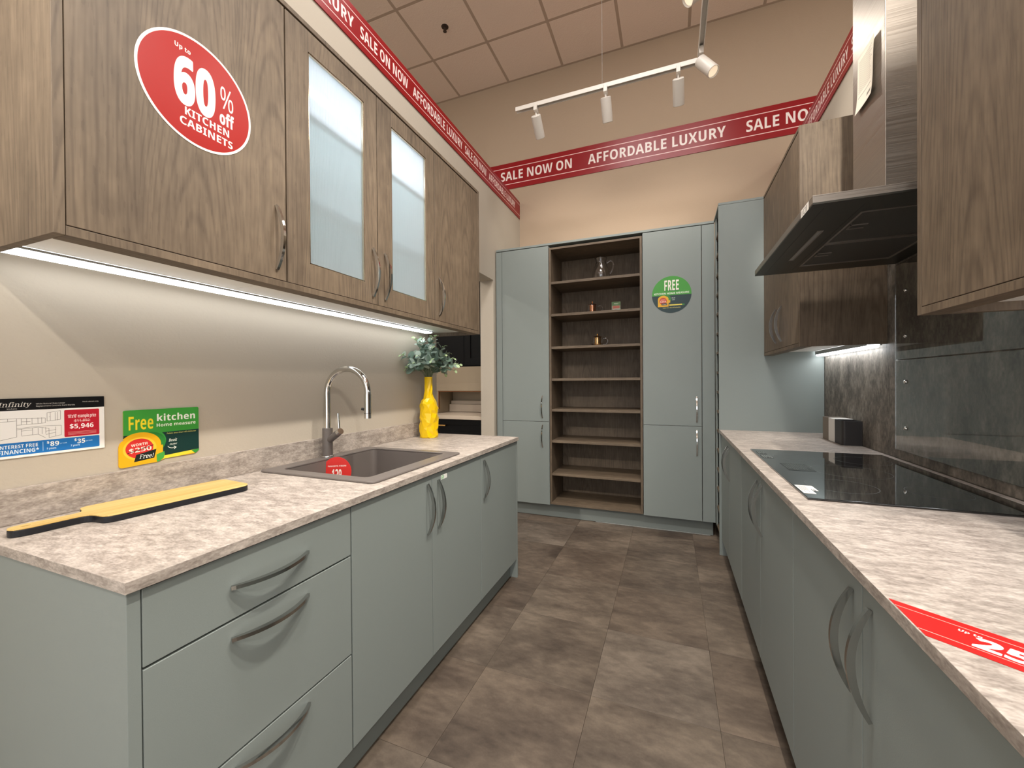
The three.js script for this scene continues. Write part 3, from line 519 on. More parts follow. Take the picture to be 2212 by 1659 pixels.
// ------------------------------------------------------------------ tall units on the rear wall
const TZ = -3.5254, TF = TZ - 0.0205, TB = ZB + 0.004, TT = 2.466;
function tallUnit(label, x0, x1, hx) {
  const u = thing('tall_cabinet', label, 'cabinet', [(x0 + x1) / 2, 0, -3.87]);
  part(u, 'carcass', [box(x0, x0 + 0.018, DB, TT, TB, TF), box(x1 - 0.018, x1, DB, TT, TB, TF), box(x0 + 0.018, x1 - 0.018, DB, DB + 0.018, TB, TF), box(x0 + 0.018, x1 - 0.018, TT - 0.018, TT, TB, TF), box(x0 + 0.018, x1 - 0.018, DB + 0.018, TT - 0.018, TB, TB + 0.01), box(x0 + 0.018, x1 - 0.018, 0.865, 0.883, TB + 0.012, TF)], M.carcass);
  for (const [y0, y1, hy] of [[0.8765, TT, 1.010], [DB, 0.8725, 0.743]]) { const d = part(u, 'door', box(x0 + gapm, x1 - gapm, y0, y1, TF + 0.001, TZ, 0.0014), M.sage); part(d, 'handle', bow([hx, hy, TZ], 'z+'), M.chrome); }
  return u;
}
const tl = tallUnit('tall sage green larder cabinet next to the doorway', -1.4815, -1.0235, -1.088);
part(tl, 'side_panel', box(-1.5405, -1.483, 0, TT, TB, TZ, 0.001), M.sage);
const tr = tallUnit('tall sage green larder cabinet carrying the round FREE sticker', -0.2145, 0.2305, 0.192);
part(tr, 'filler_panel', box(0.2335, 0.3235, DB, TT, TF + 0.001, TZ, 0.001), M.sage);
{
  const x0 = -1.0205, x1 = -0.2175, y0 = 0.128, y1 = 2.446, zf = TZ + 0.001, t = 0.018;
  const u = thing('open_shelf_unit', 'tall oak open shelf unit between the two larder cabinets', 'shelving unit', [(x0 + x1) / 2, y0, -3.75]);
  part(u, 'side', box(x0, x0 + t, y0, y1, -3.925, zf, 0.001), M.wood); part(u, 'side', box(x1 - t, x1, y0, y1, -3.925, zf, 0.001), M.wood);
  part(u, 'back_panel', box(x0 + t, x1 - t, y0, y1, -3.935, -3.925), M.wood);
  part(u, 'top', box(x0 + t, x1 - t, y1 - t, y1, -3.924, zf, 0.001, true), M.wood);
  part(u, 'bottom', box(x0 + t, x1 - t, y0, y0 + 0.022, -3.924, zf, 0.001, true), M.wood);
  for (const y of [2.139, 1.849, 1.555, 1.268, 0.990, 0.709, 0.412]) part(u, 'shelf', box(x0 + t + 0.0005, x1 - t - 0.0005, y - 0.022, y, -3.924, zf - 0.004, 0.001, true), M.wood);
}
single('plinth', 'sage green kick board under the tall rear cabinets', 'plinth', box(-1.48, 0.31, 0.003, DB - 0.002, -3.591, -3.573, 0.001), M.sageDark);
single('top_trim', 'sage green trim along the top of the tall rear cabinets', 'trim', box(-1.5405, 0.3235, TT + 0.006, WYT, TB, TZ + 0.001, 0.0008), M.sage);
single('floor_trim', 'thin pale metal strip on the floor before the rear kick board', 'trim', box(-0.62, 0.29, 0.0003, 0.006, -3.571, -3.563, 0.001), M.alu);
{ // tall rack seen edge-on at the corner, closed towards the camera by a green panel
  const u = thing('wine_rack', 'slim tall rack with oak dividers seen edge-on in the corner', 'rack', [0.6, 0, -3.37]);
  const pn = part(u, 'end_panel', box(0.3185, 0.9325, 0, WYT - 0.017, -3.213, -3.193, 0.001), M.sage, 'flat sage green panel facing the hob');
  part(u, 'side', box(0.335, 0.93, DB, WYT - 0.018, -3.523, -3.505), M.sage);
  part(u, 'back_panel', box(0.92, 0.93, DB, WYT - 0.018, -3.505, -3.2135), M.wood);
  for (let y = DB; y < 2.45; y += 0.146) part(u, 'divider', box(0.327, 0.918, y, y + 0.018, -3.5045, -3.2135, 0.0006, true), M.wood);
  part(u, 'top', box(0.319, 0.9325, WYT - 0.0155, WYT, -3.524, -3.193, 0.0008), M.sage);
  part(u, 'front_post', [box(0.3265, 0.334, DB, WYT - 0.018, -3.5235, -3.44)], M.sage);
}
{ // round FREE sticker
  const [c, g] = canvas(768, 768); g.fillStyle = '#3f9434'; g.fillRect(0, 0, 768, 768); g.fillStyle = '#123236'; g.fillRect(0, 400, 768, 368);
  g.fillStyle = '#175f28'; g.fillRect(240, 296, 290, 12); fit(g, 'FREE', 235, 535, 296, 215, '#f0eadf'); fit(g, 'KITCHEN HOME MEASURE', 40, 728, 376, 38, '#e6ecdd');
  g.fillStyle = '#2f7d34'; g.beginPath(); g.arc(290, 480, 88, 0, 7); g.fill(); g.fillStyle = '#e0a81d'; rrect(g, 118, 415, 210, 215, 60); g.fill(); g.beginPath(); g.arc(222, 500, 105, 0, 7); g.fill(); g.fillRect(118, 540, 210, 92); g.fillRect(320, 500, 40, 55);
  g.fillStyle = '#c23a2c'; g.beginPath(); g.arc(220, 512, 72, 0, 7); g.fill(); fit(g, 'WORTH', 172, 268, 498, 20, '#eec4a8'); fit(g, '$250', 160, 280, 542, 34, '#f0d5bf'); g.fillStyle = '#231a12'; g.fillRect(190, 556, 110, 44); fit(g, 'Free!', 205, 290, 592, 28, '#f2e8d8', 'italic', 'serif');
  g.fillStyle = '#e2cf55'; g.fillRect(340, 590, 250, 26); g.fillStyle = '#2f7d34'; g.fillRect(590, 590, 46, 30); fit(g, 'Takes less than 45 minutes', 210, 560, 668, 20, '#cdbf63');
  fit(g, 'Book', 385, 455, 470, 24, '#e6ecdd', 'italic', 'serif'); fit(g, 'now', 390, 450, 505, 20, '#e6ecdd', 'italic', 'serif');
  single('measure_sticker', 'round green FREE KITCHEN HOME MEASURE sticker on a tall larder door', 'sticker', plate(discShape(0.149), 0.298, 0.298, 0.0008, [0.009, 1.939, TZ + 0.0002], 'z+'), printed(c));
}
// things on the open shelves
{
  const x = -0.578, z = -3.67, y = 2.1393, u = thing('glass_jug', 'clear glass jug on the top oak shelf', 'jug', [x, y, z]);
  const o = [[0, 0.0], [0.06, 0], [0.068, 0.006], [0.078, 0.035], [0.076, 0.07], [0.062, 0.115], [0.046, 0.15], [0.044, 0.17], [0.052, 0.196], [0.054, 0.2]], i = o.slice(2).reverse().map(([r, h]) => [r - 0.003, h]);
  part(u, 'body', lathe([...o, ...i, [0.055, 0.008], [0, 0.006]], x, y + 0.0005, z, 48), M.jug);
  part(u, 'handle', tube([[x + 0.052, y + 0.155, z], [x + 0.085, y + 0.172, z], [x + 0.108, y + 0.15, z], [x + 0.105, y + 0.1, z], [x + 0.085, y + 0.065, z], [x + 0.077, y + 0.06, z]], 0.0055, 30, 10), M.jug);
}
function press(x, y, z, mat, label) {
  const u = thing('coffee_press', label, 'coffee press', [x, y, z]);
  part(u, 'canister', lathe([[0, 0.001], [0.028, 0.001], [0.03, 0.004], [0.03, 0.072], [0.028, 0.078], [0, 0.078]], x, y + 0.0005, z, 36), mat);
  const l = part(u, 'lid', lathe([[0, 0.112], [0.004, 0.112], [0.0075, 0.106], [0.0065, 0.1], [0.003, 0.096], [0.004, 0.092], [0.02, 0.089], [0.037, 0.083], [0.042, 0.079], [0.042, 0.0785], [0, 0.0785]], x, y + 0.0005, z, 36), mat);
  part(u, 'glass_cup', lathe([[0.046, 0.001], [0.05, 0.004], [0.052, 0.04], [0.05, 0.076], [0.048, 0.076], [0.05, 0.04], [0.048, 0.005], [0.0315, 0.002]], x, y + 0.0005, z, 40), M.jug);
  part(u, 'handle', tube([[x + 0.05, y + 0.064, z], [x + 0.075, y + 0.068, z], [x + 0.09, y + 0.045, z], [x + 0.075, y + 0.016, z], [x + 0.051, y + 0.016, z]], 0.0035, 24, 8), M.jug);
}
press(-0.655, 1.8493, -3.665, M.copper, 'copper coffee press with glass cup on the second oak shelf');
press(-0.611, 1.5553, -3.665, M.gold, 'golden coffee press with glass cup on the third oak shelf');
{
  const [c, g] = canvas(256, 320); g.fillStyle = '#8d9a72'; g.fillRect(0, 0, 256, 320); g.fillStyle = '#3c7a34'; g.fillRect(0, 0, 256, 120); fit(g, 'FREE', 60, 196, 78, 30, '#e9efdc'); g.fillStyle = '#d15a3c'; rrect(g, 26, 128, 204, 90, 10); g.fill(); fit(g, 'SALE', 50, 206, 196, 44, '#a8341f'); g.fillStyle = '#eab58f'; g.fillRect(34, 238, 80, 70); g.fillStyle = '#b9c9a0'; g.fillRect(136, 238, 92, 70);
  const u = thing('leaflet_stand', 'small green leaflet card standing on the second oak shelf', 'sign', [-0.445, 1.8493, -3.66]);
  part(u, 'card', plate(rectShape(0.074, 0.088, 0.002), 0.074, 0.088, 0.0015, [-0.445, 1.8503 + 0.046, -3.66], 'z+'), printed(c));
  part(u, 'holder', [box(-0.484, -0.406, 1.8496, 1.9405, -3.6582, -3.6568), box(-0.484, -0.406, 1.8496, 1.851, -3.69, -3.6566)], M.jug);
}
// ------------------------------------------------------------------ base units with the hob
const RX = 0.332, RCF = RX + 0.0205;
function doorUnitR(label, z0, z1, mid) {
  const u = thing('base_cabinet', label, 'cabinet', [0.64, 0, (z0 + z1) / 2]);
  part(u, 'carcass', carcassGeo(RCF, XR - 0.006, DB, WB - 0.002, z0, z1, 'x-'), M.carcass);
  for (const [a, b, hz] of [[z0, mid, mid - 0.040], [mid, z1, mid + 0.040]]) { const d = part(u, 'door', box(RX, RCF - 0.001, DB, DT, a + gapm, b - gapm, 0.0014), M.sage); part(d, 'handle', bow([RX, 0.729, hz], 'x-'), M.handle); }
}
doorUnitR('sage green double-door base cabinet beside the corner rack', -3.19, -2.325, -2.79);
doorUnitR('sage green double-door base cabinet under the induction hob', -2.324, -1.40, -1.862);
doorUnitR('sage green double-door base cabinet below the red discount strip', -1.399, -0.475, -0.940);
doorUnitR('sage green base cabinet at the near end of the hob run', -0.474, 0.10, -0.19);
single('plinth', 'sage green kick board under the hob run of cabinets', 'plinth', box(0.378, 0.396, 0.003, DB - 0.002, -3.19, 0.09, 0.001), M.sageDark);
{
  const s = new THREE.Shape(); s.moveTo(0.3203, -3.1925); s.lineTo(XR - 0.002, -3.1925); s.lineTo(XR - 0.002, 0.12); s.lineTo(0.3203, 0.12); s.closePath();
  single('worktop', 'grey concrete-look worktop carrying the induction hob', 'worktop', slabXZ(s, WB, WT, 0.0008), M.top);
}
{ // wall cladding and glass
  const u = thing('splashback', 'dark concrete-look wall panels behind the induction hob', 'splashback', [0.943, WT, -1.5]);
  part(u, 'panel', box(XR, 0.951, WT + 0.001, 2.49, -3.192, -2.288), M.clad); part(u, 'panel', box(XR, 0.951, WT + 0.001, 1.95, -2.2875, -1.36), M.clad); part(u, 'panel', box(XR, 0.951, WT + 0.001, 1.95, -1.3595, -0.02), M.clad);
  for (const [y0, y1, ys, lab] of [[0.931, 1.3215, [1.03, 1.228], 'clear lower glass sheet bolted to the dark panels behind the hob'], [1.3255, 1.74, [1.423, 1.616], 'clear upper glass sheet bolted below the range hood']]) {
    const g = thing('glass_splashback', lab, 'glass panel', [0.93, y0, -1.83]);
    part(g, 'glass_pane', box(0.926, 0.932, y0, y1, -2.287, -1.38, 0.001), M.glass);
    for (const y of ys) for (const z of [-2.2, -1.45]) part(g, 'bolt', lathe([[0, 0.007], [0.004, 0.0065], [0.0075, 0.003], [0.008, 0]], 0, 0, 0, 20).rotateZ(Math.PI / 2).translate(0.9258, y, z), M.chrome);
  }
}
{ // hob
  const u = thing('induction_hob', 'black glass induction hob set on the worktop under the range hood', 'hob', [0.64, WT, -1.86]);
  part(u, 'glass_top', box(0.370, 0.892, WT + 0.0005, WT + 0.0062, -2.318, -1.408, 0.002), M.hob);
  const rings = []; for (const [x, z, r] of [[0.51, -1.60, 0.095], [0.75, -1.60, 0.075], [0.62, -1.86, 0.12], [0.51, -2.12, 0.08], [0.75, -2.12, 0.095]]) { const t = new THREE.RingGeometry(r - 0.0012, r, 64); t.rotateX(-Math.PI / 2); t.translate(x, WT + 0.0064, z); rings.push(t.toNonIndexed()); }
  const zm = std({ color: 0x55585a, roughness: 0.5 }); for (const t of rings) part(u, 'zone_marking', t, zm);
  const prints = (w, h, lines, tone, seedN) => { const [c, g] = canvas(Math.round(w * 2600), Math.round(h * 2600)); g.fillStyle = '#0b0c0d'; g.fillRect(0, 0, c.width, c.height); g.fillStyle = tone; for (let i = 0; i < lines; i++) g.fillRect(8, 6 + i * (c.height - 8) / lines, (c.width - 16) * (0.55 + 0.45 * hash(i, seedN, 7)), Math.max(2, c.height / lines * 0.32)); return printed(c, { roughness: 0.12 }); };
  for (const [x, z, w, h, n, tone, k] of [[0.397, -2.20, 0.075, 0.034, 4, '#8d9492', 3], [0.400, -2.10, 0.075, 0.042, 5, '#8d9492', 5], [0.462, -1.885, 0.145, 0.088, 10, '#5f6664', 9]]) part(u, 'print', plate(rectShape(w, h, 0.001), w, h, 0.0003, [x, WT + 0.0063, z], 'y+', -Math.PI / 2), prints(w, h, n, tone, k));
  const [c2, g2] = canvas(256, 128); g2.fillStyle = '#f2f0ea'; g2.fillRect(0, 0, 256, 128); g2.fillStyle = '#50504e'; for (let i = 0; i < 6; i++) g2.fillRect(14, 62 + i * 10, 90 + 120 * hash(i, 5, 3), 4); g2.fillRect(110, 18, 50, 8); g2.fillRect(110, 34, 80, 8);
  const ls = new THREE.Shape(); ls.moveTo(-0.052, -0.024); ls.lineTo(0.052, -0.024); ls.lineTo(0.052, 0.008); ls.lineTo(0.012, 0.008); ls.lineTo(0.012, 0.024); ls.lineTo(-0.052, 0.024); ls.closePath();
  single('energy_label', 'small white printed label on the near corner of the black hob', 'sticker', [plate(ls, 0.104, 0.048, 0.0004, [0.399, WT + 0.0066, -1.513], 'y+', -Math.PI / 2)], printed(c2));
}
{ // stand-alone box with two dark wells
  const u = thing('storage_box', 'open-topped box in taupe, white and dark grey bands beside the hob', 'storage box', [0.895, WT, -2.775]);
  const x0 = 0.846, x1 = 0.931, y0 = WT + 0.001, y1 = 1.021;
  const shell = (za, zb, mat, nm, lab, near) => {
    const s = roundRect(x0, za, x1, zb, 0.001), t = 0.004;
    if (near) { const q = new THREE.Shape(); q.moveTo(x0, za); q.lineTo(x1, za); q.lineTo(x1, zb); q.lineTo(x0 + 0.014, zb); q.quadraticCurveTo(x0, zb, x0, zb - 0.02); q.closePath(); q.holes.push(roundRect(x0 + t, za + t, x1 - t, zb - t, 0.01, new THREE.Path())); return part(u, nm, [slabXZ(q, y0, y1, 0.0008, 10), box(x0 + t, x1 - t, y0, y0 + 0.004, za + t, zb - t)], mat, lab); }
    s.holes.push(roundRect(x0 + t, za + t, x1 - t, zb - t, 0.002, new THREE.Path()));
    return part(u, nm, [slabXZ(s, y0, y1, 0.0008), box(x0 + t, x1 - t, y0, y0 + 0.004, za + t, zb - t)], mat, lab);
  };
  shell(-2.925, -2.832, std({ color: 0x7d7266, roughness: 0.55 }), 'rear_compartment', 'taupe open compartment');
  part(u, 'middle_block', box(x0, x1, y0, y1, -2.8315, -2.737, 0.001), M.white, 'white solid band');
  shell(-2.7365, -2.628, std({ color: 0x2b2828, roughness: 0.5 }), 'front_compartment', 'dark grey open compartment', true);
}
{ // red strip
  const a = 0.62, Ls = 0.62, Wd = 0.082, ca = Math.cos(a), sa = Math.sin(a), [c, g] = canvas(1240, 164);   // strip runs from the worktop edge, its end cut along the edge
  g.fillStyle = '#cc1a17'; g.fillRect(0, 0, 1240, 164); g.fillStyle = '#f2b5a8'; g.fillRect(0, 30, 1240, 3); g.fillRect(0, 132, 1240, 3);
  fit(g, 'Up to', 158, 205, 60, 13, '#fff2ea'); heavy(g, '25', 192, 300, 122, 62, '#fffaf4', 4); heavy(g, '%', 306, 346, 92, 34, '#fffaf4', 2); heavy(g, 'OFF', 350, 500, 122, 62, '#fffaf4', 4); fit(g, 'ALL WORKTOPS', 540, 900, 110, 44, '#fffaf4');
  const s = new THREE.Shape(); const k = Wd * Math.tan(a);          // local: x along strip, y across (up = farther from camera side)
  s.moveTo(0, Wd / 2); s.lineTo(Ls, Wd / 2); s.lineTo(Ls, -Wd / 2); s.lineTo(k, -Wd / 2); s.closePath();
  const gg = new THREE.ExtrudeGeometry(s, { depth: 0.0005, bevelEnabled: false }); const p = gg.attributes.position, uv = new Float32Array(p.count * 2);
  for (let i = 0; i < p.count; i++) { uv[i * 2] = p.getX(i) / Ls; uv[i * 2 + 1] = (p.getY(i) + Wd / 2) / Wd; } gg.setAttribute('uv', new THREE.BufferAttribute(uv, 2));
  gg.rotateX(-Math.PI / 2); gg.rotateY(-a); gg.translate(0.3225 - sa * Wd / 2, WT + 0.0003, -0.817 + ca * Wd / 2);
  single('discount_strip', 'red UP TO 25% OFF strip lying across the worktop edge', 'sign', gg, printed(c));
}
// ------------------------------------------------------------------ wall units and hood above the hob
const QX = 0.5938, QF = QX + 0.0205, QY = 1.404, QDB = 1.4245;
{
  const u = thing('wall_cabinet', 'oak double-door wall cabinet between the hood and the corner rack', 'cabinet', [0.76, QY, -2.78]);
  part(u, 'carcass', [...carcassGeo(QF, XR - 0.001, QDB + 0.001, WDT, -3.191, -2.391, 'x-'), box(QF, XR - 0.001, WDT - 0.018, WDT, -3.191, -2.391)], M.carcass);
  part(u, 'end_panel', box(QX, XR - 0.0005, QY, WYT, -2.39, -2.371, 0.001), M.wood);
  for (const [a, b, hz] of [[-3.191, -2.782, -2.84], [-2.782, -2.391, -2.712]]) { const d = part(u, 'door', box(QX, QF - 0.001, QDB, WDT, a + gapm, b - gapm, 0.0014), M.wood); part(d, 'handle', bow([QX, 1.562, hz], 'x-'), M.handle); }
  part(u, 'pelmet', box(QX, QX + 0.055, QY, QDB - 0.0015, -3.191, -2.3905, 0.0008), M.wood);
  part(u, 'top_trim', box(QX, XR - 0.001, WDT + 0.008, WYT, -3.191, -2.3905, 0.0008), M.wood);
}
{
  const u = thing('wall_cabinet', 'large oak wall cabinet on the camera side of the range hood', 'cabinet', [0.76, QY, -0.88]);
  part(u, 'carcass', [...carcassGeo(QF, XR - 0.001, QDB + 0.001, WDT, -1.336, -0.40, 'x-'), box(QF, XR - 0.001, WDT - 0.018, WDT, -1.336, -0.40)], M.carcass);
  part(u, 'end_panel', box(QX, XR - 0.0005, QY, WYT, -1.3553, -1.337, 0.001), M.wood);
  for (const [a, b, hz] of [[-1.336, -0.868, -0.93], [-0.868, -0.40, -0.80]]) { const d = part(u, 'door', box(QX, QF - 0.001, QDB, WDT, a + gapm, b - gapm, 0.0014), M.wood); part(d, 'handle', bow([QX, 1.562, hz], 'x-'), M.handle); }
  part(u, 'pelmet', box(QX, QX + 0.055, QY, QDB - 0.0015, -1.3365, -0.40, 0.0008), M.wood);
  part(u, 'top_trim', box(QX, XR - 0.001, WDT + 0.008, WYT, -1.3365, -0.40, 0.0008), M.wood);
}
for (const [z0, z1, label, y] of [[-3.17, -2.43, 'short bright LED strip under the oak cabinet beyond the hood', QY], [-1.30, -0.42, 'LED strip under the large oak cabinet before the hood', QY + 0.012]]) {
  const u = thing('under_cabinet_light', label, 'light', [0.905, y - 0.016, (z0 + z1) / 2]), yt = QDB;
  part(u, 'profile', [box(0.9285, 0.9315, y - 0.002, yt, z0, z1), box(0.876, 0.879, y - 0.002, yt, z0, z1)], M.alu);
  part(u, 'diffuser', box(0.8795, 0.928, y - 0.013, yt - 0.0005, z0 + 0.001, z1 - 0.001, 0.006), M.led);
  const a = new THREE.RectAreaLight(COOL, LED_R, z1 - z0, 0.038); a.position.set(0.9067, y - 0.0155, (z0 + z1) / 2); a.rotation.set(-Math.PI / 2, 0, Math.PI / 2); scene.add(a);
}
{ // chimney hood
  const u = thing('range_hood', 'stainless steel chimney hood above the induction hob', 'range hood', [0.66, 1.7515, -1.858]);
  const x0 = 0.389, x1 = 0.932, z0 = -2.293, z1 = -1.424, y0 = 1.7515, y1 = 1.779;
  // canopy: a shallow tray; its underside has the opening for the filters
  const s = new THREE.Shape(); s.moveTo(x0, z0); s.lineTo(x1, z0); s.lineTo(x1, z1); s.lineTo(x0, z1); s.closePath(); s.holes.push(roundRect(0.542, -2.176, 0.862, -1.536, 0.002, new THREE.Path()));
  part(u, 'underside', slabXZ(s, y0, y0 + 0.006, 0.0008), M.steelDarkReflection, 'steel underside of the hood with a dark reflection painted in');
  part(u, 'canopy', [box(x0, x0 + 0.004, y0 + 0.006, y1 - 0.004, z0, z1), box(x1 - 0.004, x1, y0 + 0.006, y1 - 0.004, z0, z1), box(x0 + 0.004, x1 - 0.004, y0 + 0.006, y1 - 0.004, z0, z0 + 0.004), box(x0 + 0.004, x1 - 0.004, y0 + 0.006, y1 - 0.004, z1 - 0.004, z1), box(x0, x1, y1 - 0.004, y1, z0, z1, 0.001)], M.steel);
  part(u, 'chimney', [box(0.6755, 0.932, y1 + 0.0005, 3.19, -1.987, -1.729, 0.002)], M.steel);
  for (const [a, b] of [[-2.174, -1.861], [-1.855, -1.538]]) {
    const f = part(u, 'filter', box(0.548, 0.856, y0 + 0.003, y0 + 0.012, a + 0.006, b - 0.006), M.filter);
    part(f, 'frame', [box(0.542, 0.549, y0 - 0.0012, y0 + 0.008, a, b), box(0.855, 0.862, y0 - 0.0012, y0 + 0.008, a, b), box(0.549, 0.855, y0 - 0.0012, y0 + 0.008, a, a + 0.007), box(0.549, 0.855, y0 - 0.0012, y0 + 0.008, b - 0.007, b)], M.steel);
    const m = (a + b) / 2 + 0.03; part(f, 'handle', [box(0.552, 0.60, y0 - 0.006, y0 - 0.003, m + 0.016, m + 0.02), box(0.552, 0.60, y0 - 0.006, y0 - 0.003, m - 0.02, m - 0.016), box(0.552, 0.556, y0 - 0.006, y0 + 0.003, m - 0.02, m + 0.02)], M.steel);
  }
  part(u, 'seam', [box(0.4265, 0.4275, y0 - 0.0004, y0 + 0.001, -2.25, -1.46), box(0.5275, 0.5285, y0 - 0.0004, y0 + 0.001, -2.23, -1.47)], M.black);
  part(u, 'light_panel', [box(0.471, 0.474, y0 - 0.002, y0 + 0.001, -2.045, -1.68), box(0.487, 0.49, y0 - 0.002, y0 + 0.001, -2.045, -1.68), box(0.474, 0.487, y0 - 0.002, y0 + 0.001, -2.045, -2.041), box(0.474, 0.487, y0 - 0.002, y0 + 0.001, -1.684, -1.68)], M.steel);
  part(u, 'light_cover', box(0.4742, 0.4868, y0 - 0.0006, y0 + 0.001, -2.04, -1.685), M.alu);
  const [c, g] = canvas(192, 128); g.fillStyle = '#eeeae2'; g.fillRect(0, 0, 192, 128); g.strokeStyle = '#3a3836'; g.lineWidth = 8; g.strokeRect(70, 30, 48, 76); g.fillStyle = '#3a3836'; g.fillRect(136, 16, 12, 100); g.fillRect(28, 24, 8, 80);
  single('control_label', 'tiny white label on the front edge of the range hood', 'sticker', plate(rectShape(0.076, 0.024, 0.001), 0.076, 0.024, 0.0004, [x0 - 0.0004, 1.7655, -1.498], 'x-'), printed(c));
  // paper notice taped to the chimney, curling off
  const W = 0.15, H = 0.205, [c2, g2] = canvas(300, 410); g2.fillStyle = '#f3ead9'; g2.fillRect(0, 0, 300, 410); g2.fillStyle = '#bdb3a2'; for (let i = 0; i < 17; i++) g2.fillRect(24, 40 + i * 14, 200 + 50 * hash(i, 8, 2), 5); g2.fillStyle = '#8f877a'; g2.fillRect(24, 300, 230, 5); g2.fillRect(190, 350, 80, 22);
  const pg = new THREE.PlaneGeometry(W, H, 14, 14), pp = pg.attributes.position; for (let i = 0; i < pp.count; i++) { const x = pp.getX(i) / W, y = pp.getY(i) / H; pp.setZ(i, 0.003 + 0.02 * Math.max(0, x + 0.15) ** 2 * (1 - 1.2 * y * y) + 0.014 * Math.max(0, -y - 0.1) ** 2 * 3); }
  const back = pg.clone(); { const q = back.attributes.position; for (let i = 0; i < q.count; i++) q.setZ(i, q.getZ(i) - 0.0004); const ix = back.index.array; for (let i = 0; i < ix.length; i += 3) { const t = ix[i]; ix[i] = ix[i + 1]; ix[i + 1] = t; } }
  pg.computeVertexNormals(); back.computeVertexNormals();
  const pap = mergeGeometries([pg, back]); pap.rotateZ(-0.05); pap.rotateY(-Math.PI / 2); pap.translate(0.6755, 2.355, -1.862);
  single('paper_notice', 'white paper notice curling on the front of the hood chimney', 'paper', pap, printed(c2, { roughness: 0.8 }));
}
// ------------------------------------------------------------------ lighting track and spotlights
{
  const t1 = [-1.165, 0.185], mk = (label, g) => single('lighting_track', label, 'lighting track', g, M.whiteMetal);
  const hw = 0.0175;
  const rail = (a, b, alongX, at) => { const y0 = TRACK_Y, y1 = TRACK_Y + 0.032, w = 0.005; return alongX ? [box(a, b, y1 - w, y1, at - hw, at + hw), box(a, b, y0, y1 - w, at - hw, at - hw + w), box(a, b, y0, y1 - w, at + hw - w, at + hw)] : [box(at - hw, at + hw, y1 - w, y1, a, b), box(at - hw, at - hw + w, y0, y1 - w, a, b), box(at + hw - w, at + hw, y0, y1 - w, a, b)]; };
  mk('white lighting track hung parallel to the rear wall', rail(t1[0], t1[1], true, -3.1));
  mk('white lighting track running towards the camera above the aisle', rail(-3.118, 3.2, false, 0.199));
  mk('white lighting track over the neighbouring doorway bay', rail(-4.2, 1.0, false, -3.7));
  mk('short white lighting track behind the camera beside the sink wall', rail(1.0, 3.2, false, -1.3));
  mk('white lighting track of the bay behind the hob wall', rail(-1.0, 3.0, false, 1.5));
  let i = 0; const wireAt = [[-0.47, -3.1, 'thin suspension wire holding the track near the rear wall'], [0.199, 1.2, 'thin suspension wire of the aisle track'], [-3.7, -3.0, 'thin suspension wire over the doorway bay'], [1.5, 0.4, 'thin suspension wire of the track behind the hob wall'], [-1.3, 2.4, 'thin suspension wire of the short track behind the camera']];
  for (const [x, z, label] of wireAt) single('suspension_wire', label, 'wire', cyl([x, TRACK_Y + 0.032, z], [x, CY, z], 0.0006, 0.0006, 8), M.alu);
}
function spot(x, z, aim, cd, ang, label, group, color = WARM, railY = TRACK_Y) {
  const u = thing('spotlight', label, 'spotlight', [x, railY, z], group);
  part(u, 'adapter', box(x - 0.014, x + 0.014, railY - 0.038, railY + 0.012, z - 0.03, z + 0.03, 0.003), M.whiteMetal);
  const joint = new THREE.Vector3(x, railY - 0.066, z), dir = new THREE.Vector3(...aim).sub(joint).normalize();
  part(u, 'stem', [cyl([x, railY - 0.07, z], [x, railY - 0.036, z], 0.0065, 0.0065, 14)], M.whiteMetal);
  const back = joint.clone().addScaledVector(dir, -0.012); back.y -= 0.012;
  const end = back.clone().addScaledVector(dir, 0.165), q = new THREE.Quaternion().setFromUnitVectors(new THREE.Vector3(0, 1, 0), dir);
  const body = new THREE.LatheGeometry([[0, 0], [0.034, 0], [0.039, 0.004], [0.039, 0.162], [0.0375, 0.165], [0.035, 0.165], [0.035, 0.145], [0, 0.145]].map((p) => new THREE.Vector2(...p)), 36); body.applyQuaternion(q); body.translate(back.x, back.y, back.z);
  part(u, 'body', body.toNonIndexed(), M.whiteMetal);
  const lens = new THREE.CylinderGeometry(0.0345, 0.0345, 0.003, 32); lens.translate(0, 0.150, 0); lens.applyQuaternion(q); lens.translate(back.x, back.y, back.z);
  part(u, 'lens', lens.toNonIndexed(), M.lens);
  const l = new THREE.SpotLight(color, cd, 0, ang, 0.7, 2); l.position.copy(end.clone().addScaledVector(dir, 0.004)); l.target.position.copy(l.position).addScaledVector(dir, 2); l.castShadow = true; l.shadow.radius = 1.75; l.shadow.mapSize.set(1024, 1024); scene.add(l, l.target);
}
const spotLabels = ['white cylinder spotlight at the free end of the rear track', 'white cylinder spotlight at the middle of the rear track beside the wire', 'white cylinder spotlight on the rear track next to the corner lamp'];
SPOTS.trackBack.forEach((a, i) => spot(...a, spotLabels[i]));
const aisleLabels = ['white spotlight at the track corner tilted towards the range hood', 'white spotlight on the aisle track with its lens turned to the sink side'];
SPOTS.trackAisle.forEach((a, i) => { if (i === 5) spot(0.199, a[1], a[2], a[3], a[4], 'aisle track spotlight above the camera', 'aisle track spotlights out of view'); else spot(...a, aisleLabels[i] || 'aisle track spotlight above the camera', i > 1 ? 'aisle track spotlights out of view' : undefined); });
SPOTS.nextBay.forEach((a, i) => spot(...a, ['spotlight of the bay behind the hob wall', 'spotlight over the bay beyond the doorway', 'spotlight behind the camera turned to the oak cabinet end'][i]));
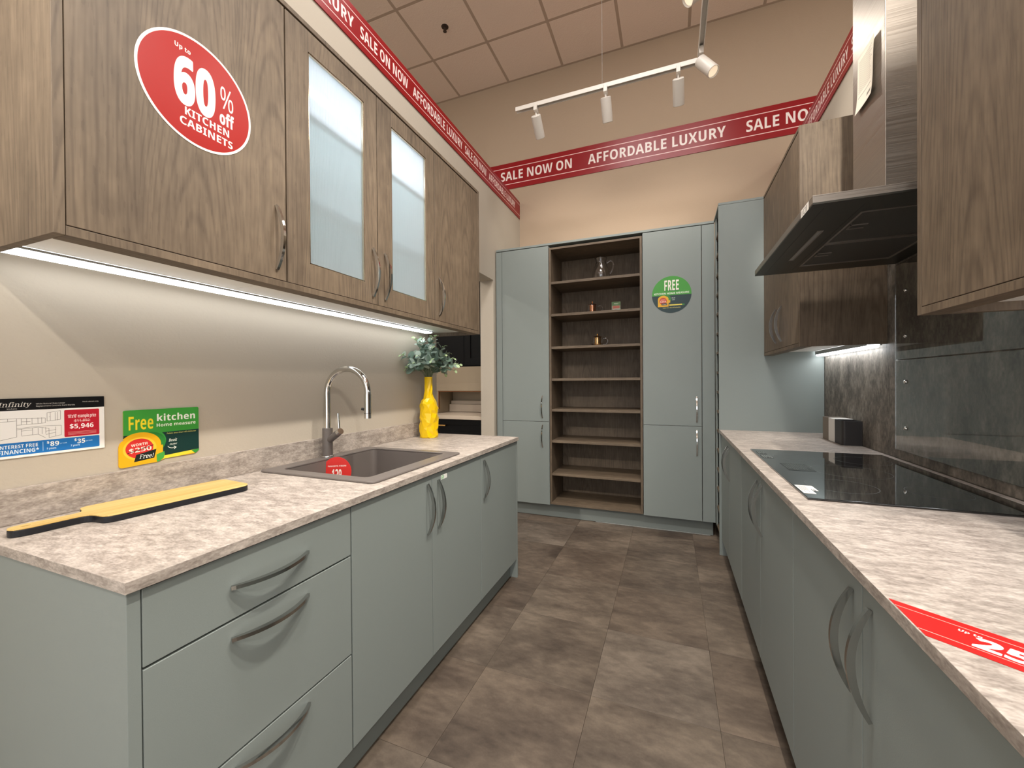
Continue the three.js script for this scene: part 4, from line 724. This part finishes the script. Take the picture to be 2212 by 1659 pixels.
FILL_PANELS.forEach(([x, z, I], i) => {  // unseen fill lamps, added to lift the overall brightness
  const u = thing('added_fill_panel', 'square light panel added unseen in the ceiling as fill light', 'light', [x, CY - 0.012, z], 'added ceiling fill panels');
  part(u, 'frame', [box(x - 0.31, x + 0.31, CY - 0.01, CY - 0.0005, z - 0.31, z - 0.295), box(x - 0.31, x + 0.31, CY - 0.01, CY - 0.0005, z + 0.295, z + 0.31), box(x - 0.31, x - 0.295, CY - 0.01, CY - 0.0005, z - 0.295, z + 0.295), box(x + 0.295, x + 0.31, CY - 0.01, CY - 0.0005, z - 0.295, z + 0.295)], M.white);
  part(u, 'diffuser', box(x - 0.2945, x + 0.2945, CY - 0.008, CY - 0.0005, z - 0.2945, z + 0.2945), M.panelGlow);
  const a = new THREE.RectAreaLight(NEUTRAL, I, 0.58, 0.58); a.position.set(x, CY - 0.012, z); a.rotation.x = -Math.PI / 2; scene.add(a);
});
single('sprinkler_head', 'small dark sprinkler head in the suspended ceiling', 'sprinkler', [lathe([[0, -0.004], [0.032, -0.004], [0.034, 0]], -1.965, CY - 0.0005, -3.335, 28), cyl([-1.965, CY - 0.04, -3.335], [-1.965, CY - 0.004, -3.335], 0.009, 0.012), cyl([-1.965, CY - 0.046, -3.335], [-1.965, CY - 0.042, -3.335], 0.017)], std({ color: 0x4a3f38, roughness: 0.4, metalness: 0.6 }));
// ------------------------------------------------------------------ display seen through the doorway
{
  const z = -3.56, x0 = -3.9, x1 = XL - 0.14;
  const u = thing('base_cabinet', 'black base cabinet with a brass bar handle beyond the doorway', 'cabinet', [-2.8, 0, -3.87]);
  part(u, 'carcass', box(x0, x1, 0.1, 0.868, ZB + 0.003, z - 0.021), M.blackCab);
  for (const [a, b] of [[-2.60, x1], [-3.50, -2.605]]) {
    const d = part(u, 'drawer', [box(a + 0.002, b - 0.002, 0.70, 0.862, z - 0.02, z - 0.008, 0.001), box(a + 0.002, b - 0.002, 0.80 + 0.012, 0.862, z - 0.008, z, 0.001), box(a + 0.002, b - 0.002, 0.70, 0.745, z - 0.008, z, 0.001), box(a + 0.002, a + 0.06, 0.745, 0.812, z - 0.008, z, 0.001), box(b - 0.06, b - 0.002, 0.745, 0.812, z - 0.008, z, 0.001)], M.blackCab);
    const hc = a === -2.60 ? -2.2 : -3.05; part(d, 'handle', [box(hc - 0.09, hc + 0.09, 0.800, 0.812, z + 0.026, z + 0.036, 0.002), box(hc - 0.088, hc - 0.078, 0.80, 0.812, z + 0.0005, z + 0.026), box(hc + 0.078, hc + 0.088, 0.80, 0.812, z + 0.0005, z + 0.026)], M.brass);
  }
  part(u, 'lower_door', box(-2.598, x1 - 0.002, 0.11, 0.695, z - 0.02, z, 0.001), M.blackCab); part(u, 'lower_door', box(-3.498, -2.607, 0.11, 0.695, z - 0.02, z, 0.001), M.blackCab);
  single('worktop', 'pale cream worktop beyond the doorway', 'worktop', box(x0, x1, 0.8685, 0.905, ZB + 0.003, z + 0.025, 0.003), M.creamTop);
  const w = thing('wall_cabinet', 'black shaker wall cabinet hanging beyond the doorway', 'cabinet', [-2.8, 1.40, -4.0]), zf = -3.84;
  part(w, 'carcass', box(x0, x1, 1.41, 2.35, ZB + 0.003, zf - 0.022), M.blackCab);
  for (const [a, b] of [[-2.06, x1], [-2.52, -2.06], [-2.98, -2.52]]) part(w, 'door', [box(a + 0.002, b - 0.002, 1.42, 2.34, zf - 0.021, zf - 0.01), box(a + 0.002, a + 0.075, 1.42, 2.34, zf - 0.01, zf, 0.001), box(b - 0.075, b - 0.002, 1.42, 2.34, zf - 0.01, zf, 0.001), box(a + 0.075, b - 0.075, 1.42, 1.495, zf - 0.01, zf, 0.001), box(a + 0.075, b - 0.075, 2.265, 2.34, zf - 0.01, zf, 0.001)], M.blackCab);
  const o = thing('overmantel', 'cream mantel surround with a brown lower edge beyond the doorway', 'mantel', [-2.8, 0.906, -4.0]), zm = -3.80;
  part(o, 'hood_face', box(x0, x1, 1.22, 1.405, ZB + 0.003, zm - 0.03), M.cream);
  part(o, 'beam', box(x0, x1, 1.145, 1.225, -3.83, zm, 0.003), M.cream);
  part(o, 'edge_strip', box(-2.36, x1, 1.138, 1.1445, -3.825, zm + 0.001), std({ color: 0x7a4a22, roughness: 0.6 }), 'brown exposed lower edge');
  part(o, 'side_post', box(-2.44, -2.36, 0.907, 1.144, ZB + 0.02, zm, 0.002), M.cream); part(o, 'side_edge', box(-2.3595, -2.352, 0.95, 1.137, -3.82, zm - 0.002), std({ color: 0x7a4a22, roughness: 0.6 }));
  part(o, 'inner_ledge', [box(-2.35, x1, 0.907, 0.99, ZB + 0.004, -4.02, 0.002), box(-2.35, x1, 0.99, 1.03, ZB + 0.004, -4.06, 0.002)], M.creamTop);
  part(o, 'inner_back', box(-2.35, x1, 1.03, 1.137, ZB + 0.004, -4.10), M.cream);
}

renderer.render(scene, camera);
